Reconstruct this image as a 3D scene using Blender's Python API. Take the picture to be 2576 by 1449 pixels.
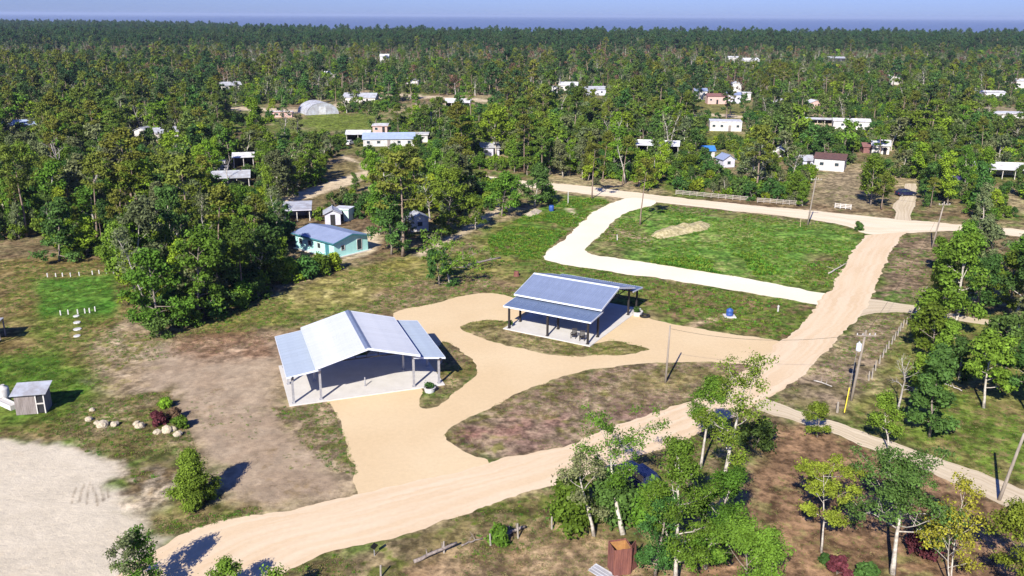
import bpy, bmesh, math, random
import numpy as np
from mathutils import Vector, Matrix

R = math.radians
random.seed(7)
rng = np.random.default_rng(11)
scene = bpy.context.scene
for _o in list(bpy.data.objects):
    bpy.data.objects.remove(_o)

# ------------------------------------------------------------------ camera
CAM_H = 38.0                       # drone height in metres
FPX, CX, CY = 2180.2, 1288.0, 724.5
PITCH = math.atan(685.1 / FPX)
ROLL = R(0.297)
cd = bpy.data.cameras.new('camera')
cd.sensor_width = 36.0
cd.lens = 36.0 * FPX / 2576.0
cd.clip_start = 0.5
cd.clip_end = 200000.0
cam = bpy.data.objects.new('camera', cd)
scene.collection.objects.link(cam)
cam.matrix_world = Matrix.Translation((0, 0, CAM_H)) @ Matrix.Rotation(R(90) - PITCH, 4, 'X') @ Matrix.Rotation(ROLL, 4, 'Z')
scene.camera = cam

# ------------------------------------------------------------------ light
SUN_EL, SUN_AZ = R(35.0), R(200.0)   # azimuth clockwise from +Y: behind the camera, to its left
world = bpy.data.worlds.new('World')
scene.world = world
world.use_nodes = True
wn = world.node_tree
wn.nodes.clear()
wo = wn.nodes.new('ShaderNodeOutputWorld')
wb = wn.nodes.new('ShaderNodeBackground')
ws = wn.nodes.new('ShaderNodeTexSky')
ws.sky_type = 'NISHITA'
ws.sun_disc = False
ws.sun_elevation = SUN_EL
ws.sun_rotation = SUN_AZ
ws.altitude = 0.0
ws.air_density = 1.0
ws.dust_density = 0.3
ws.ozone_density = 3.0
wb.inputs['Strength'].default_value = 0.07
wt = wn.nodes.new('ShaderNodeMix')          # cool white balance of the drone picture, same over the whole sky
wt.data_type = 'RGBA'
wt.blend_type = 'MULTIPLY'
wt.inputs[0].default_value = 1.0
wt.inputs[7].default_value = (0.40, 0.54, 1.22, 1)
wn.links.new(ws.outputs[0], wt.inputs[6])
wn.links.new(wt.outputs[2], wb.inputs[0])
wn.links.new(wb.outputs[0], wo.inputs[0])
sl = bpy.data.lights.new('sun', 'SUN')
sl.energy = 5.0
sl.angle = R(0.5)
sl.color = (1.0, 0.94, 0.82)
sun = bpy.data.objects.new('sun', sl)
scene.collection.objects.link(sun)
to_sun = Vector((math.sin(SUN_AZ) * math.cos(SUN_EL), math.cos(SUN_AZ) * math.cos(SUN_EL), math.sin(SUN_EL)))
sun.rotation_euler = to_sun.to_track_quat('Z', 'Y').to_euler()
vs = scene.view_settings
vs.view_transform = 'Standard'
vs.look = 'None'
vs.exposure = 0.75
vs.gamma = 1.0
vs.use_curve_mapping = False
scene.cycles.max_bounces = 6
scene.cycles.transparent_max_bounces = 4
scene.cycles.volume_bounces = 0

COL = scene.collection

# ------------------------------------------------------------------ survey helpers: plan position <-> photo position
cr, sr = math.cos(ROLL), math.sin(ROLL)
cp, sp = math.cos(PITCH), math.sin(PITCH)

def G(x, y, z=0.0):
    """point of the level ground (height z) that the photograph shows at x, y"""
    u, v = x - CX, y - CY
    u, v = cr * u + sr * v, -sr * u + cr * v
    dy, dz = FPX * cp - v * sp, -(FPX * sp + v * cp)
    t = (z - CAM_H) / dz
    return Vector((u * t, dy * t, z))

def PX(P):
    P = np.atleast_2d(np.asarray(P, float))
    x, y, z = P[:, 0], P[:, 1], P[:, 2] - CAM_H
    Z = y * cp - z * sp
    Y = -(y * sp + z * cp)
    u, v = FPX * x / Z, FPX * Y / Z
    return np.stack([CX + cr * u - sr * v, CY + sr * u + cr * v], 1), Z

def height_at(b, ytop):
    """height of an upright thing with its foot at b whose top reaches ytop"""
    lo, hi = 0.0, 40.0
    for _ in range(40):
        m = (lo + hi) / 2
        if PX([(b.x, b.y, m)])[0][0, 1] > ytop: lo = m
        else: hi = m
    return lo

def mpp(b):
    """metres per photo pixel at ground point b"""
    return (b.y * cp + CAM_H * sp) / FPX

# ------------------------------------------------------------------ numpy noise
def _hash(ix, iy, s):
    h = (ix * 374761393 + iy * 668265263 + s * 1442695041) & 0xffffffff
    h = ((h ^ (h >> 13)) * 1274126177) & 0xffffffff
    return ((h ^ (h >> 16)) & 0xffff) / 65535.0

def vnoise(x, y, s=0):
    ix, iy = np.floor(x).astype(np.int64), np.floor(y).astype(np.int64)
    fx, fy = x - ix, y - iy
    fx, fy = fx * fx * (3 - 2 * fx), fy * fy * (3 - 2 * fy)
    a, b = _hash(ix, iy, s), _hash(ix + 1, iy, s)
    c, d = _hash(ix, iy + 1, s), _hash(ix + 1, iy + 1, s)
    return (a * (1 - fx) + b * fx) * (1 - fy) + (c * (1 - fx) + d * fx) * fy

def fbm(x, y, sc, octv=4, s=0):
    r, a, t = 0, 1.0, 0
    f = 1.0 / sc
    for o in range(octv):
        r = r + a * vnoise(x * f + 17.3 * o, y * f - 9.1 * o, s + o)
        t += a
        a *= 0.55
        f *= 2.05
    return r / t

def sdist(px, py, poly):
    """signed distance to a polygon, positive inside"""
    d = np.full(px.shape, 1e18)
    ins = np.zeros(px.shape, bool)
    n = len(poly)
    for i in range(n):
        x0, y0 = poly[i]
        x1, y1 = poly[(i + 1) % n]
        ex, ey = x1 - x0, y1 - y0
        wx, wy = px - x0, py - y0
        t = np.clip((wx * ex + wy * ey) / (ex * ex + ey * ey + 1e-12), 0, 1)
        d = np.minimum(d, (wx - ex * t) ** 2 + (wy - ey * t) ** 2)
        c = ((y0 <= py) != (y1 <= py))
        if abs(ey) > 1e-12:
            ins ^= c & (px < x0 + (py - y0) * ex / ey)
    return np.where(ins, 1, -1) * np.sqrt(d)

def gpoly(pts):
    return [tuple(G(*p)[:2]) for p in pts]

# ------------------------------------------------------------------ materials
def new_mat(name):
    m = bpy.data.materials.new(name)
    m.use_nodes = True
    nt = m.node_tree
    nt.nodes.clear()
    out = nt.nodes.new('ShaderNodeOutputMaterial')
    return m, nt, out

def nd(nt, kind, **kw):
    n = nt.nodes.new(kind)
    for k, v in kw.items():
        if k in n.inputs: n.inputs[k].default_value = v
        else: setattr(n, k, v)
    return n

def pm(name, c1, c2=None, scale=4.0, rough=0.7, bump=0.0, bscale=None, metal=0.0, stretch=(1, 1, 1), spec=0.3, detail=4.0, lo=0.35, hi=0.65, objvar=0.0):
    m, nt, out = new_mat(name)
    b = nd(nt, 'ShaderNodeBsdfPrincipled')
    b.inputs['Roughness'].default_value = rough
    b.inputs['Metallic'].default_value = metal
    b.inputs['Specular IOR Level'].default_value = spec
    nt.links.new(b.outputs[0], out.inputs[0])
    tc = nd(nt, 'ShaderNodeTexCoord')
    mp = nd(nt, 'ShaderNodeMapping')
    mp.inputs['Scale'].default_value = stretch
    nt.links.new(tc.outputs['Object'], mp.inputs[0])
    no = nd(nt, 'ShaderNodeTexNoise')
    no.inputs['Scale'].default_value = scale
    no.inputs['Detail'].default_value = detail
    no.inputs['Roughness'].default_value = 0.65
    nt.links.new(mp.outputs[0], no.inputs['Vector'])
    if c2 is None: c2 = tuple(x * 0.75 for x in c1)
    rp = nd(nt, 'ShaderNodeValToRGB')
    rp.color_ramp.elements[0].position = lo
    rp.color_ramp.elements[1].position = hi
    rp.color_ramp.elements[0].color = (*c2, 1)
    rp.color_ramp.elements[1].color = (*c1, 1)
    nt.links.new(no.outputs['Fac'], rp.inputs[0])
    if objvar:
        oi = nd(nt, 'ShaderNodeObjectInfo')
        ov = nd(nt, 'ShaderNodeMapRange')
        ov.inputs['To Min'].default_value = 1 - objvar
        ov.inputs['To Max'].default_value = 1 + objvar
        nt.links.new(oi.outputs['Random'], ov.inputs['Value'])
        ox = nd(nt, 'ShaderNodeMix', data_type='RGBA', blend_type='MULTIPLY')
        ox.inputs[0].default_value = 1.0
        nt.links.new(rp.outputs[0], ox.inputs[6])
        nt.links.new(ov.outputs[0], ox.inputs[7])
        nt.links.new(ox.outputs[2], b.inputs['Base Color'])
    else:
        nt.links.new(rp.outputs[0], b.inputs['Base Color'])
    if bump:
        bn = nd(nt, 'ShaderNodeTexNoise')
        bn.inputs['Scale'].default_value = bscale or scale * 4
        bn.inputs['Detail'].default_value = 3
        nt.links.new(mp.outputs[0], bn.inputs['Vector'])
        bp = nd(nt, 'ShaderNodeBump')
        bp.inputs['Strength'].default_value = bump
        bp.inputs['Distance'].default_value = 0.1
        nt.links.new(bn.outputs['Fac'], bp.inputs['Height'])
        nt.links.new(bp.outputs[0], b.inputs['Normal'])
    return m

def leaf_mat(name, col, hue_var=0.05, val_var=0.55, sat=0.98):
    """foliage: colour varies leaf by leaf (face attribute) and tree by tree"""
    m, nt, out = new_mat(name)
    at = nd(nt, 'ShaderNodeAttribute', attribute_name='tint')
    oi = nd(nt, 'ShaderNodeObjectInfo')
    hs = nd(nt, 'ShaderNodeHueSaturation')
    hs.inputs['Color'].default_value = (*col, 1)
    h1 = nd(nt, 'ShaderNodeMath', operation='MULTIPLY_ADD')
    h1.inputs[1].default_value = -hue_var
    h1.inputs[2].default_value = 0.5 + hue_var * 0.5
    nt.links.new(oi.outputs['Random'], h1.inputs[0])
    nt.links.new(h1.outputs[0], hs.inputs['Hue'])
    h3 = nd(nt, 'ShaderNodeMath', operation='FRACT')
    h4 = nd(nt, 'ShaderNodeMath', operation='MULTIPLY')
    h4.inputs[1].default_value = 7.31
    nt.links.new(oi.outputs['Random'], h4.inputs[0])
    nt.links.new(h4.outputs[0], h3.inputs[0])
    h5 = nd(nt, 'ShaderNodeMath', operation='MULTIPLY_ADD')
    h5.inputs[1].default_value = val_var
    h5.inputs[2].default_value = 1 - val_var * 0.5
    nt.links.new(h3.outputs[0], h5.inputs[0])
    h6 = nd(nt, 'ShaderNodeMath', operation='MULTIPLY')
    nt.links.new(h5.outputs[0], h6.inputs[0])
    nt.links.new(at.outputs['Fac'], h6.inputs[1])
    nt.links.new(h6.outputs[0], hs.inputs['Value'])
    hs.inputs['Saturation'].default_value = sat
    d = nd(nt, 'ShaderNodeBsdfPrincipled')
    d.inputs['Roughness'].default_value = 0.65
    d.inputs['Specular IOR Level'].default_value = 0.12
    t = nd(nt, 'ShaderNodeBsdfTranslucent')
    nt.links.new(hs.outputs[0], d.inputs['Base Color'])
    nt.links.new(hs.outputs[0], t.inputs['Color'])
    mx = nd(nt, 'ShaderNodeMixShader')
    mx.inputs[0].default_value = 0.28
    nt.links.new(d.outputs[0], mx.inputs[1])
    nt.links.new(t.outputs[0], mx.inputs[2])
    nt.links.new(mx.outputs[0], out.inputs[0])
    return m

M = {}
M['leaf'] = leaf_mat('leaf_green', (0.125, 0.212, 0.020))
M['leaf_bright'] = leaf_mat('leaf_bright_green', (0.188, 0.285, 0.018))
M['leaf_mid'] = leaf_mat('leaf_mid_green', (0.150, 0.228, 0.022))  # green between the plain and the bright leaf colour
M['leaf_dark'] = leaf_mat('leaf_dark_green', (0.066, 0.135, 0.027))
M['leaf_yellow'] = leaf_mat('leaf_yellow_green', (0.30, 0.325, 0.03))
M['leaf_pine'] = leaf_mat('pine_needles', (0.13, 0.168, 0.024), 0.07)
M['leaf_grey'] = leaf_mat('leaf_grey_green', (0.150, 0.182, 0.075), 0.05)
M['leaf_red'] = leaf_mat('leaf_red', (0.115, 0.03, 0.04), 0.02)
M['leaf_brown'] = leaf_mat('leaf_brown', (0.19, 0.12, 0.07), 0.03)
M['leaf_far'] = leaf_mat('leaf_far_green', (0.082, 0.145, 0.030), 0.07, 0.6)
M['leaf_far_pine'] = leaf_mat('needles_far', (0.046, 0.092, 0.030), 0.06, 0.5)
M['grass_blade'] = leaf_mat('grass_blade', (0.115, 0.22, 0.02), 0.09, 0.7)
M['dry_blade'] = leaf_mat('dry_blade', (0.30, 0.25, 0.11), 0.06, 0.6)
M['bark'] = pm('bark_grey', (0.34, 0.29, 0.24), (0.15, 0.12, 0.10), 6, 0.9, 0.5)
M['bark_white'] = pm('bark_white', (0.58, 0.54, 0.47), (0.30, 0.26, 0.22), 3, 0.8, 0.3)
M['bark_pine'] = pm('bark_pine', (0.33, 0.25, 0.20), (0.17, 0.12, 0.09), 5, 0.9, 0.5)
M['bark_dead'] = pm('bark_dead', (0.52, 0.48, 0.44), (0.30, 0.27, 0.25), 4, 0.9, 0.3)
M['concrete'] = pm('concrete', (0.60, 0.575, 0.545), (0.53, 0.505, 0.475), 0.7, 0.85, 0.05, 30)
M['steel'] = pm('galvanised_steel', (0.42, 0.42, 0.44), (0.30, 0.30, 0.33), 5, 0.45, metal=0.3)
M['dark_post'] = pm('dark_post_paint', (0.035, 0.03, 0.03), (0.02, 0.018, 0.02), 4, 0.6)
M['roof_white'] = pm('roof_white_metal', (0.50, 0.52, 0.575), (0.43, 0.455, 0.515), 0.5, 0.45, metal=0.0, spec=0.25, objvar=.03)
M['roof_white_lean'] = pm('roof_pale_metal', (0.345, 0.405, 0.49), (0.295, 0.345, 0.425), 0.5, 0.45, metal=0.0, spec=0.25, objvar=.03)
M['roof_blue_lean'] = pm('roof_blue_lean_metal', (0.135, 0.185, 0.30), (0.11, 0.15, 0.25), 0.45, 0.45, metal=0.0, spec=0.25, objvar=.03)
M['roof_blue'] = pm('roof_blue_grey_metal', (0.195, 0.24, 0.365), (0.165, 0.205, 0.315), 0.45, 0.45, metal=0.0, spec=0.25, objvar=.03)
M['trim_white'] = pm('trim_white', (0.66, 0.70, 0.78), (0.58, 0.62, 0.70), 3, 0.5)
M['cap_shade_blue'] = pm('cap_shade_grey_blue', (0.18, 0.22, 0.32), (0.14, 0.17, 0.26), 3, 0.5)  # dark shading line along the ridge put into the cap's colour
M['white'] = pm('white_paint', (0.64, 0.64, 0.64), (0.42, 0.40, 0.39), 0.9, 0.7)
M['offwhite'] = pm('offwhite_paint', (0.66, 0.63, 0.60), (0.5, 0.47, 0.44), 1.5, 0.75)
M['lilac'] = pm('lilac_white_paint', (0.58, 0.58, 0.68), (0.46, 0.46, 0.56), 1.5, 0.75)
M['pink'] = pm('pink_paint', (0.62, 0.42, 0.38), (0.5, 0.33, 0.30), 1.5, 0.75)
M['turquoise'] = pm('turquoise_paint', (0.42, 0.76, 0.72), (0.37, 0.68, 0.65), 1.2, 0.75)
M['turq_trim'] = pm('teal_trim', (0.05, 0.20, 0.25), (0.04, 0.15, 0.19), 2, 0.6)
M['mint'] = pm('mint_paint', (0.55, 0.72, 0.66), (0.45, 0.6, 0.56), 1.5, 0.75)
M['tin'] = pm('tin_roof', (0.46, 0.49, 0.55), (0.30, 0.29, 0.30), 0.7, 0.5, spec=0.4)
M['tin_white'] = pm('tin_roof_white', (0.68, 0.71, 0.75), (0.44, 0.42, 0.42), 0.6, 0.5, spec=0.4)
M['tin_blue'] = pm('tin_roof_blue', (0.34, 0.42, 0.58), (0.28, 0.34, 0.47), 0.8, 0.5, spec=0.4)
M['tin_slate'] = pm('slate_blue_roof', (0.26, 0.31, 0.46), (0.22, 0.265, 0.40), 0.8, 0.5, spec=0.4)
M['roof_brown'] = pm('roof_brown', (0.13, 0.07, 0.06), (0.09, 0.05, 0.05), 1.5, 0.8)
M['roof_red'] = pm('roof_red', (0.24, 0.12, 0.11), (0.17, 0.08, 0.08), 1.5, 0.8)
M['tarp_blue'] = pm('blue_tarp', (0.05, 0.22, 0.62), (0.04, 0.16, 0.5), 2, 0.5)
M['tarp_violet'] = pm('violet_tarp', (0.07, 0.05, 0.17), (0.05, 0.04, 0.12), 2, 0.6)
M['dark'] = pm('dark_interior', (0.03, 0.03, 0.035), (0.02, 0.02, 0.022), 2, 0.8)  # near-black colour holds the shade inside open shelters; also doors and soil
M['glass'] = pm('window_glass', (0.04, 0.06, 0.07), (0.02, 0.03, 0.04), 2, 0.12, spec=0.6)
M['wood_grey'] = pm('grey_weathered_wood', (0.30, 0.26, 0.25), (0.19, 0.16, 0.15), 5, 0.9, stretch=(1, 1, 0.15))
M['wood_red'] = pm('red_stained_wood', (0.25, 0.10, 0.075), (0.13, 0.05, 0.045), 4, 0.9, stretch=(1, 1, 0.15))
M['wood_orange'] = pm('raw_orange_wood', (0.42, 0.22, 0.08), (0.3, 0.15, 0.06), 4, 0.9)
M['wood_post'] = pm('fence_post_wood', (0.42, 0.38, 0.33), (0.24, 0.21, 0.18), 6, 0.9, stretch=(1, 1, 0.2))
M['pole_wood'] = pm('utility_pole_wood', (0.36, 0.31, 0.26), (0.2, 0.17, 0.14), 6, 0.9, stretch=(1, 1, 0.1))
M['rock'] = pm('limestone', (0.58, 0.51, 0.39), (0.33, 0.27, 0.19), 3, 0.9, 0.5)
M['rock_mound'] = pm('spoil_heap', (0.55, 0.47, 0.28), (0.24, 0.21, 0.09), 1.6, 0.95, 0.8, 4)
M['blue_plastic'] = pm('blue_plastic', (0.04, 0.10, 0.36), (0.03, 0.08, 0.28), 2, 0.4, spec=0.5)
M['teal_plastic'] = pm('teal_plastic', (0.03, 0.12, 0.17), (0.02, 0.09, 0.13), 2, 0.5)
M['black'] = pm('black_paint', (0.012, 0.012, 0.014), (0.008, 0.008, 0.01), 2, 0.6)
M['rubber'] = pm('rubber', (0.02, 0.02, 0.02), (0.012, 0.012, 0.012), 4, 0.8)
M['car_blue'] = pm('car_navy_paint', (0.012, 0.016, 0.06), (0.01, 0.013, 0.05), 2, 0.25, spec=0.6)
M['car_white'] = pm('car_white_paint', (0.75, 0.75, 0.75), (0.7, 0.7, 0.7), 2, 0.3, spec=0.5)
M['yellow'] = pm('yellow_plastic', (0.72, 0.55, 0.02), (0.6, 0.45, 0.02), 3, 0.5)
M['log'] = pm('dead_log', (0.34, 0.29, 0.26), (0.15, 0.12, 0.11), 5, 0.9, 0.4)
M['lamp_red'] = pm('tail_lamp_red', (0.35, 0.01, 0.01), (0.3, 0.01, 0.01), 2, 0.3)

# ------------------------------------------------------------------ object helpers
def tag(o, label=None, cat=None, group=None, kind=None):
    if label: o['label'] = label
    if cat: o['category'] = cat
    if group: o['group'] = group
    if kind: o['kind'] = kind
    return o

def empty(name, loc=(0, 0, 0), rz=0.0, label=None, cat=None, group=None, parent=None):
    o = bpy.data.objects.new(name, None)
    COL.objects.link(o)
    o.empty_display_size = 0.3
    o.location = loc
    o.rotation_euler = (0, 0, rz)
    if parent: o.parent = parent
    return tag(o, label, cat, group)

def mesh_from(name, v, f, smooth=False):
    me = bpy.data.meshes.new(name)
    me.from_pydata([tuple(x) for x in v], [], f)
    if smooth:
        me.polygons.foreach_set('use_smooth', [True] * len(me.polygons))
    me.update()
    return me

def quads_mesh(name, v, nq, tint):
    """v: (4*nq,3) array of loose quads; tint per quad"""
    me = bpy.data.meshes.new(name)
    me.vertices.add(4 * nq)
    me.vertices.foreach_set('co', v.astype(np.float32).ravel())
    me.loops.add(4 * nq)
    me.loops.foreach_set('vertex_index', np.arange(4 * nq, dtype=np.int32))
    me.polygons.add(nq)
    me.polygons.foreach_set('loop_start', np.arange(nq, dtype=np.int32) * 4)
    a = me.attributes.new('tint', 'FLOAT', 'FACE')
    a.data.foreach_set('value', tint.astype(np.float32))
    me.update()
    me.validate()
    return me

def link(name, me, mat=None, parent=None, loc=None, rz=0.0):
    o = bpy.data.objects.new(name, me)
    COL.objects.link(o)
    if mat is not None and not me.materials: me.materials.append(M[mat] if isinstance(mat, str) else mat)
    if parent: o.parent = parent
    if loc is not None: o.location = loc
    if rz: o.rotation_euler = (0, 0, rz)
    return o

class MB:
    def __init__(s):
        s.v, s.f = [], []
    def add(s, v, f):
        n = len(s.v)
        s.v += [tuple(x) for x in v]
        s.f += [tuple(i + n for i in q) for q in f]
        return s
    def box(s, x0, x1, y0, y1, z0, z1):
        return s.add([(x0, y0, z0), (x1, y0, z0), (x1, y1, z0), (x0, y1, z0), (x0, y0, z1), (x1, y0, z1), (x1, y1, z1), (x0, y1, z1)],
                     [(0, 3, 2, 1), (4, 5, 6, 7), (0, 1, 5, 4), (1, 2, 6, 5), (2, 3, 7, 6), (3, 0, 4, 7)])
    def tube(s, pts, rad, n=6, cap=True):
        pts = [Vector(p) for p in pts]
        if not hasattr(rad, '__len__'): rad = [rad] * len(pts)
        base = len(s.v)
        prev = None
        for i, p in enumerate(pts):
            d = (pts[min(i + 1, len(pts) - 1)] - pts[max(i - 1, 0)])
            d.normalize()
            if prev is None:
                a = d.orthogonal().normalized()
            else:
                a = prev - d * prev.dot(d)
                a.normalize()
            prev = a
            b = d.cross(a)
            for k in range(n):
                t = 2 * math.pi * k / n
                s.v.append(tuple(p + (a * math.cos(t) + b * math.sin(t)) * rad[i]))
        for i in range(len(pts) - 1):
            for k in range(n):
                q = base + i * n
                s.f.append((q + k, q + (k + 1) % n, q + n + (k + 1) % n, q + n + k))
        if cap:
            s.f.append(tuple(base + k for k in reversed(range(n))))
            s.f.append(tuple(base + (len(pts) - 1) * n + k for k in range(n)))
        return s
    def lathe(s, prof, n=16, c=(0, 0, 0)):
        base = len(s.v)
        for r, z in prof:
            for k in range(n):
                t = 2 * math.pi * k / n
                s.v.append((c[0] + r * math.cos(t), c[1] + r * math.sin(t), c[2] + z))
        for i in range(len(prof) - 1):
            for k in range(n):
                q = base + i * n
                s.f.append((q + k, q + (k + 1) % n, q + n + (k + 1) % n, q + n + k))
        s.f.append(tuple(base + k for k in reversed(range(n))))
        s.f.append(tuple(base + (len(prof) - 1) * n + k for k in range(n)))
        return s
    def slab(s, a, b, c, d, t):
        """sheet with corners a b c d (counter-clockwise from outside) and thickness t below it"""
        a, b, c, d = map(Vector, (a, b, c, d))
        nrm = (b - a).cross(d - a).normalized() * t
        return s.add([a - nrm, b - nrm, c - nrm, d - nrm, a, b, c, d],
                     [(0, 3, 2, 1), (4, 5, 6, 7), (0, 1, 5, 4), (1, 2, 6, 5), (2, 3, 7, 6), (3, 0, 4, 7)])
    def build(s, name, mat, parent=None, loc=None, rz=0.0, smooth=False, bevel=0.0):
        o = link(name, mesh_from(name, s.v, s.f, smooth), mat, parent, loc, rz)
        if bevel:
            m = o.modifiers.new('bevel', 'BEVEL')
            m.width = bevel
            m.segments = 2
            m.limit_method = 'ANGLE'
        return o

# ------------------------------------------------------------------ ground plan (outlines read off the photograph)
ROAD_L = [(180, 1520), (430, 1352), (600, 1303), (690, 1289), (905, 1243), (1080, 1203), (1242, 1164), (1420, 1122), (1560, 1070), (1700, 1020), (1790, 983), (1880, 925), (1950, 872), (2003, 828), (2052, 768), (2088, 732), (2120, 680), (2150, 622), (2178, 592)]
ROAD_R = [(560, 1520), (700, 1446), (815, 1400), (1000, 1343), (1200, 1285), (1400, 1223), (1500, 1188), (1600, 1150), (1720, 1103), (1850, 1046), (1960, 988), (2030, 938), (2090, 878), (2142, 822), (2188, 768), (2212, 700), (2240, 636), (2262, 600), (2290, 582)]
FAR_U = [(1100, 432), (1180, 438), (1260, 448), (1340, 457), (1400, 461), (1500, 471), (1620, 487), (1780, 505), (1960, 523), (2060, 531), (2140, 540), (2230, 549), (2330, 557), (2420, 566), (2500, 572), (2640, 584)]
FAR_L = [(1100, 446), (1180, 452), (1260, 463), (1340, 473), (1400, 479), (1500, 491), (1620, 505), (1780, 523), (1960, 543), (2060, 555), (2130, 566), (2178, 594), (2290, 586), (2420, 580), (2500, 588), (2640, 602)]
LOOP = [(1545, 508), (1575, 496), (1650, 502), (1648, 516), (1610, 524), (1570, 538), (1535, 560), (1515, 585), (1500, 602), (1475, 618), (1468, 630), (1490, 642), (1560, 652), (1700, 671), (1850, 697), (2000, 725), (2080, 740), (2130, 742), (2110, 780), (2055, 766), (1950, 748), (1800, 722), (1650, 699), (1520, 682), (1400, 662), (1366, 655), (1370, 640), (1385, 622), (1430, 596), (1462, 560), (1500, 528)]
YARD = [(903, 1265), (902, 1190), (885, 1140), (862, 1080), (840, 1020), (818, 1000), (830, 960), (1000, 830), (985, 782), (1075, 770), (1150, 747), (1232, 734), (1292, 748), (1420, 800), (1590, 786), (1680, 812), (1800, 836), (1990, 861), (2030, 868), (1935, 935), (1880, 918), (1840, 915), (1770, 911), (1700, 909), (1600, 914), (1500, 930), (1400, 952), (1300, 988), (1215, 1035), (1150, 1067), (1118, 1090), (1114, 1100), (1135, 1122), (1180, 1143), (1245, 1163), (1260, 1185), (1090, 1232)]
ISLE_P2 = [(1160, 822), (1182, 809), (1230, 803), (1285, 808), (1300, 828), (1380, 850), (1470, 868), (1495, 868), (1530, 853), (1590, 862), (1645, 880), (1590, 889), (1530, 895), (1440, 899), (1370, 890), (1290, 873), (1220, 853), (1175, 838)]
ISLE_P1 = [(1060, 975), (1110, 940), (1100, 860), (1130, 858), (1165, 885), (1190, 908), (1204, 938), (1180, 962), (1130, 1000), (1074, 1034), (1056, 1008)]
TRACK_U = [(1900, 990), (1940, 1008), (1990, 1026), (2080, 1055), (2180, 1090), (2290, 1128), (2400, 1166), (2500, 1202), (2660, 1262)]
TRACK_L = [(1900, 1030), (1940, 1044), (1990, 1058), (2080, 1086), (2180, 1124), (2290, 1168), (2400, 1214), (2500, 1260), (2660, 1332)]
SIDE_U = [(2140, 748), (2180, 752), (2205, 754), (2260, 763), (2320, 771), (2400, 790), (2500, 806), (2640, 826)]
SIDE_L = [(2120, 800), (2150, 800), (2190, 789), (2260, 785), (2320, 789), (2400, 806), (2500, 820), (2640, 842)]
DRIVE_U = [(2250, 552), (2255, 532), (2240, 520), (2262, 500), (2275, 480), (2278, 462)]
DRIVE_L = [(2292, 556), (2292, 540), (2300, 520), (2305, 500), (2306, 480), (2304, 462)]
SAND = [(-200, 1110), (0, 1102), (60, 1106), (120, 1118), (150, 1108), (180, 1120), (240, 1140), (300, 1162), (330, 1190), (290, 1215), (320, 1240), (300, 1270), (360, 1300), (375, 1340), (430, 1352), (330, 1460), (150, 1560), (-300, 1560)]
OPEN = [(-400, 640), (0, 608), (110, 600), (150, 655), (285, 655), (300, 720), (340, 790), (380, 836), (440, 838), (560, 795), (640, 752), (740, 712), (860, 672), (960, 646), (1040, 655), (1100, 640), (1190, 592), (1262, 548), (1340, 520), (1395, 492), (1420, 474), (1560, 470), (1700, 488), (1900, 505), (2100, 530), (2250, 545), (2430, 562), (2420, 590), (2390, 640), (2340, 720), (2315, 770), (2290, 850), (2200, 960), (2100, 1040), (2900, 1400), (2900, 1700), (-700, 1700)]
RWOOD = [(2430, 585), (2392, 640), (2345, 720), (2320, 770), (2260, 900), (2170, 1000), (2120, 1040), (2900, 1400), (2900, 590)]

W_ROADS = [gpoly(ROAD_L + ROAD_R[::-1]), gpoly(FAR_U + FAR_L[::-1]), gpoly(LOOP), gpoly(YARD), gpoly(TRACK_U + TRACK_L[::-1]), gpoly(SIDE_U + SIDE_L[::-1]), gpoly(DRIVE_U + DRIVE_L[::-1])]
W_ISLES = [gpoly(ISLE_P1), gpoly(ISLE_P2)]

def on_road(x, y, margin=0.0):
    r = np.zeros(np.shape(x), bool)
    for i, p in enumerate(W_ROADS):
        m = sdist(x, y, p) > -margin
        if i == 3:
            for h in W_ISLES: m &= ~(sdist(x, y, h) > margin)
        r |= m
    return r

COAST_PX = [(-900, 52), (0, 68), (300, 69), (600, 70), (700, 76), (900, 84), (1288, 86), (1700, 85), (2100, 84), (2576, 84), (3400, 80)]
# tree-top line in the photo is the canopy edge; the shore lies a little beyond the last trees
def coast_y(x):
    xs = np.array([-4000, -1600, -1250, -900, -700, -520, -300, 0, 400, 900, 1400, 4000.0])
    ys = np.array([2650, 2600, 2560, 2350, 2150, 1800, 1560, 1500, 1510, 1540, 1560, 1600.0])
    return np.interp(x, xs, ys) + 30 * (fbm(np.asarray(x, float), np.asarray(x, float) * 0 + 3.0, 160, 3, 5) - 0.5)

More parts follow.
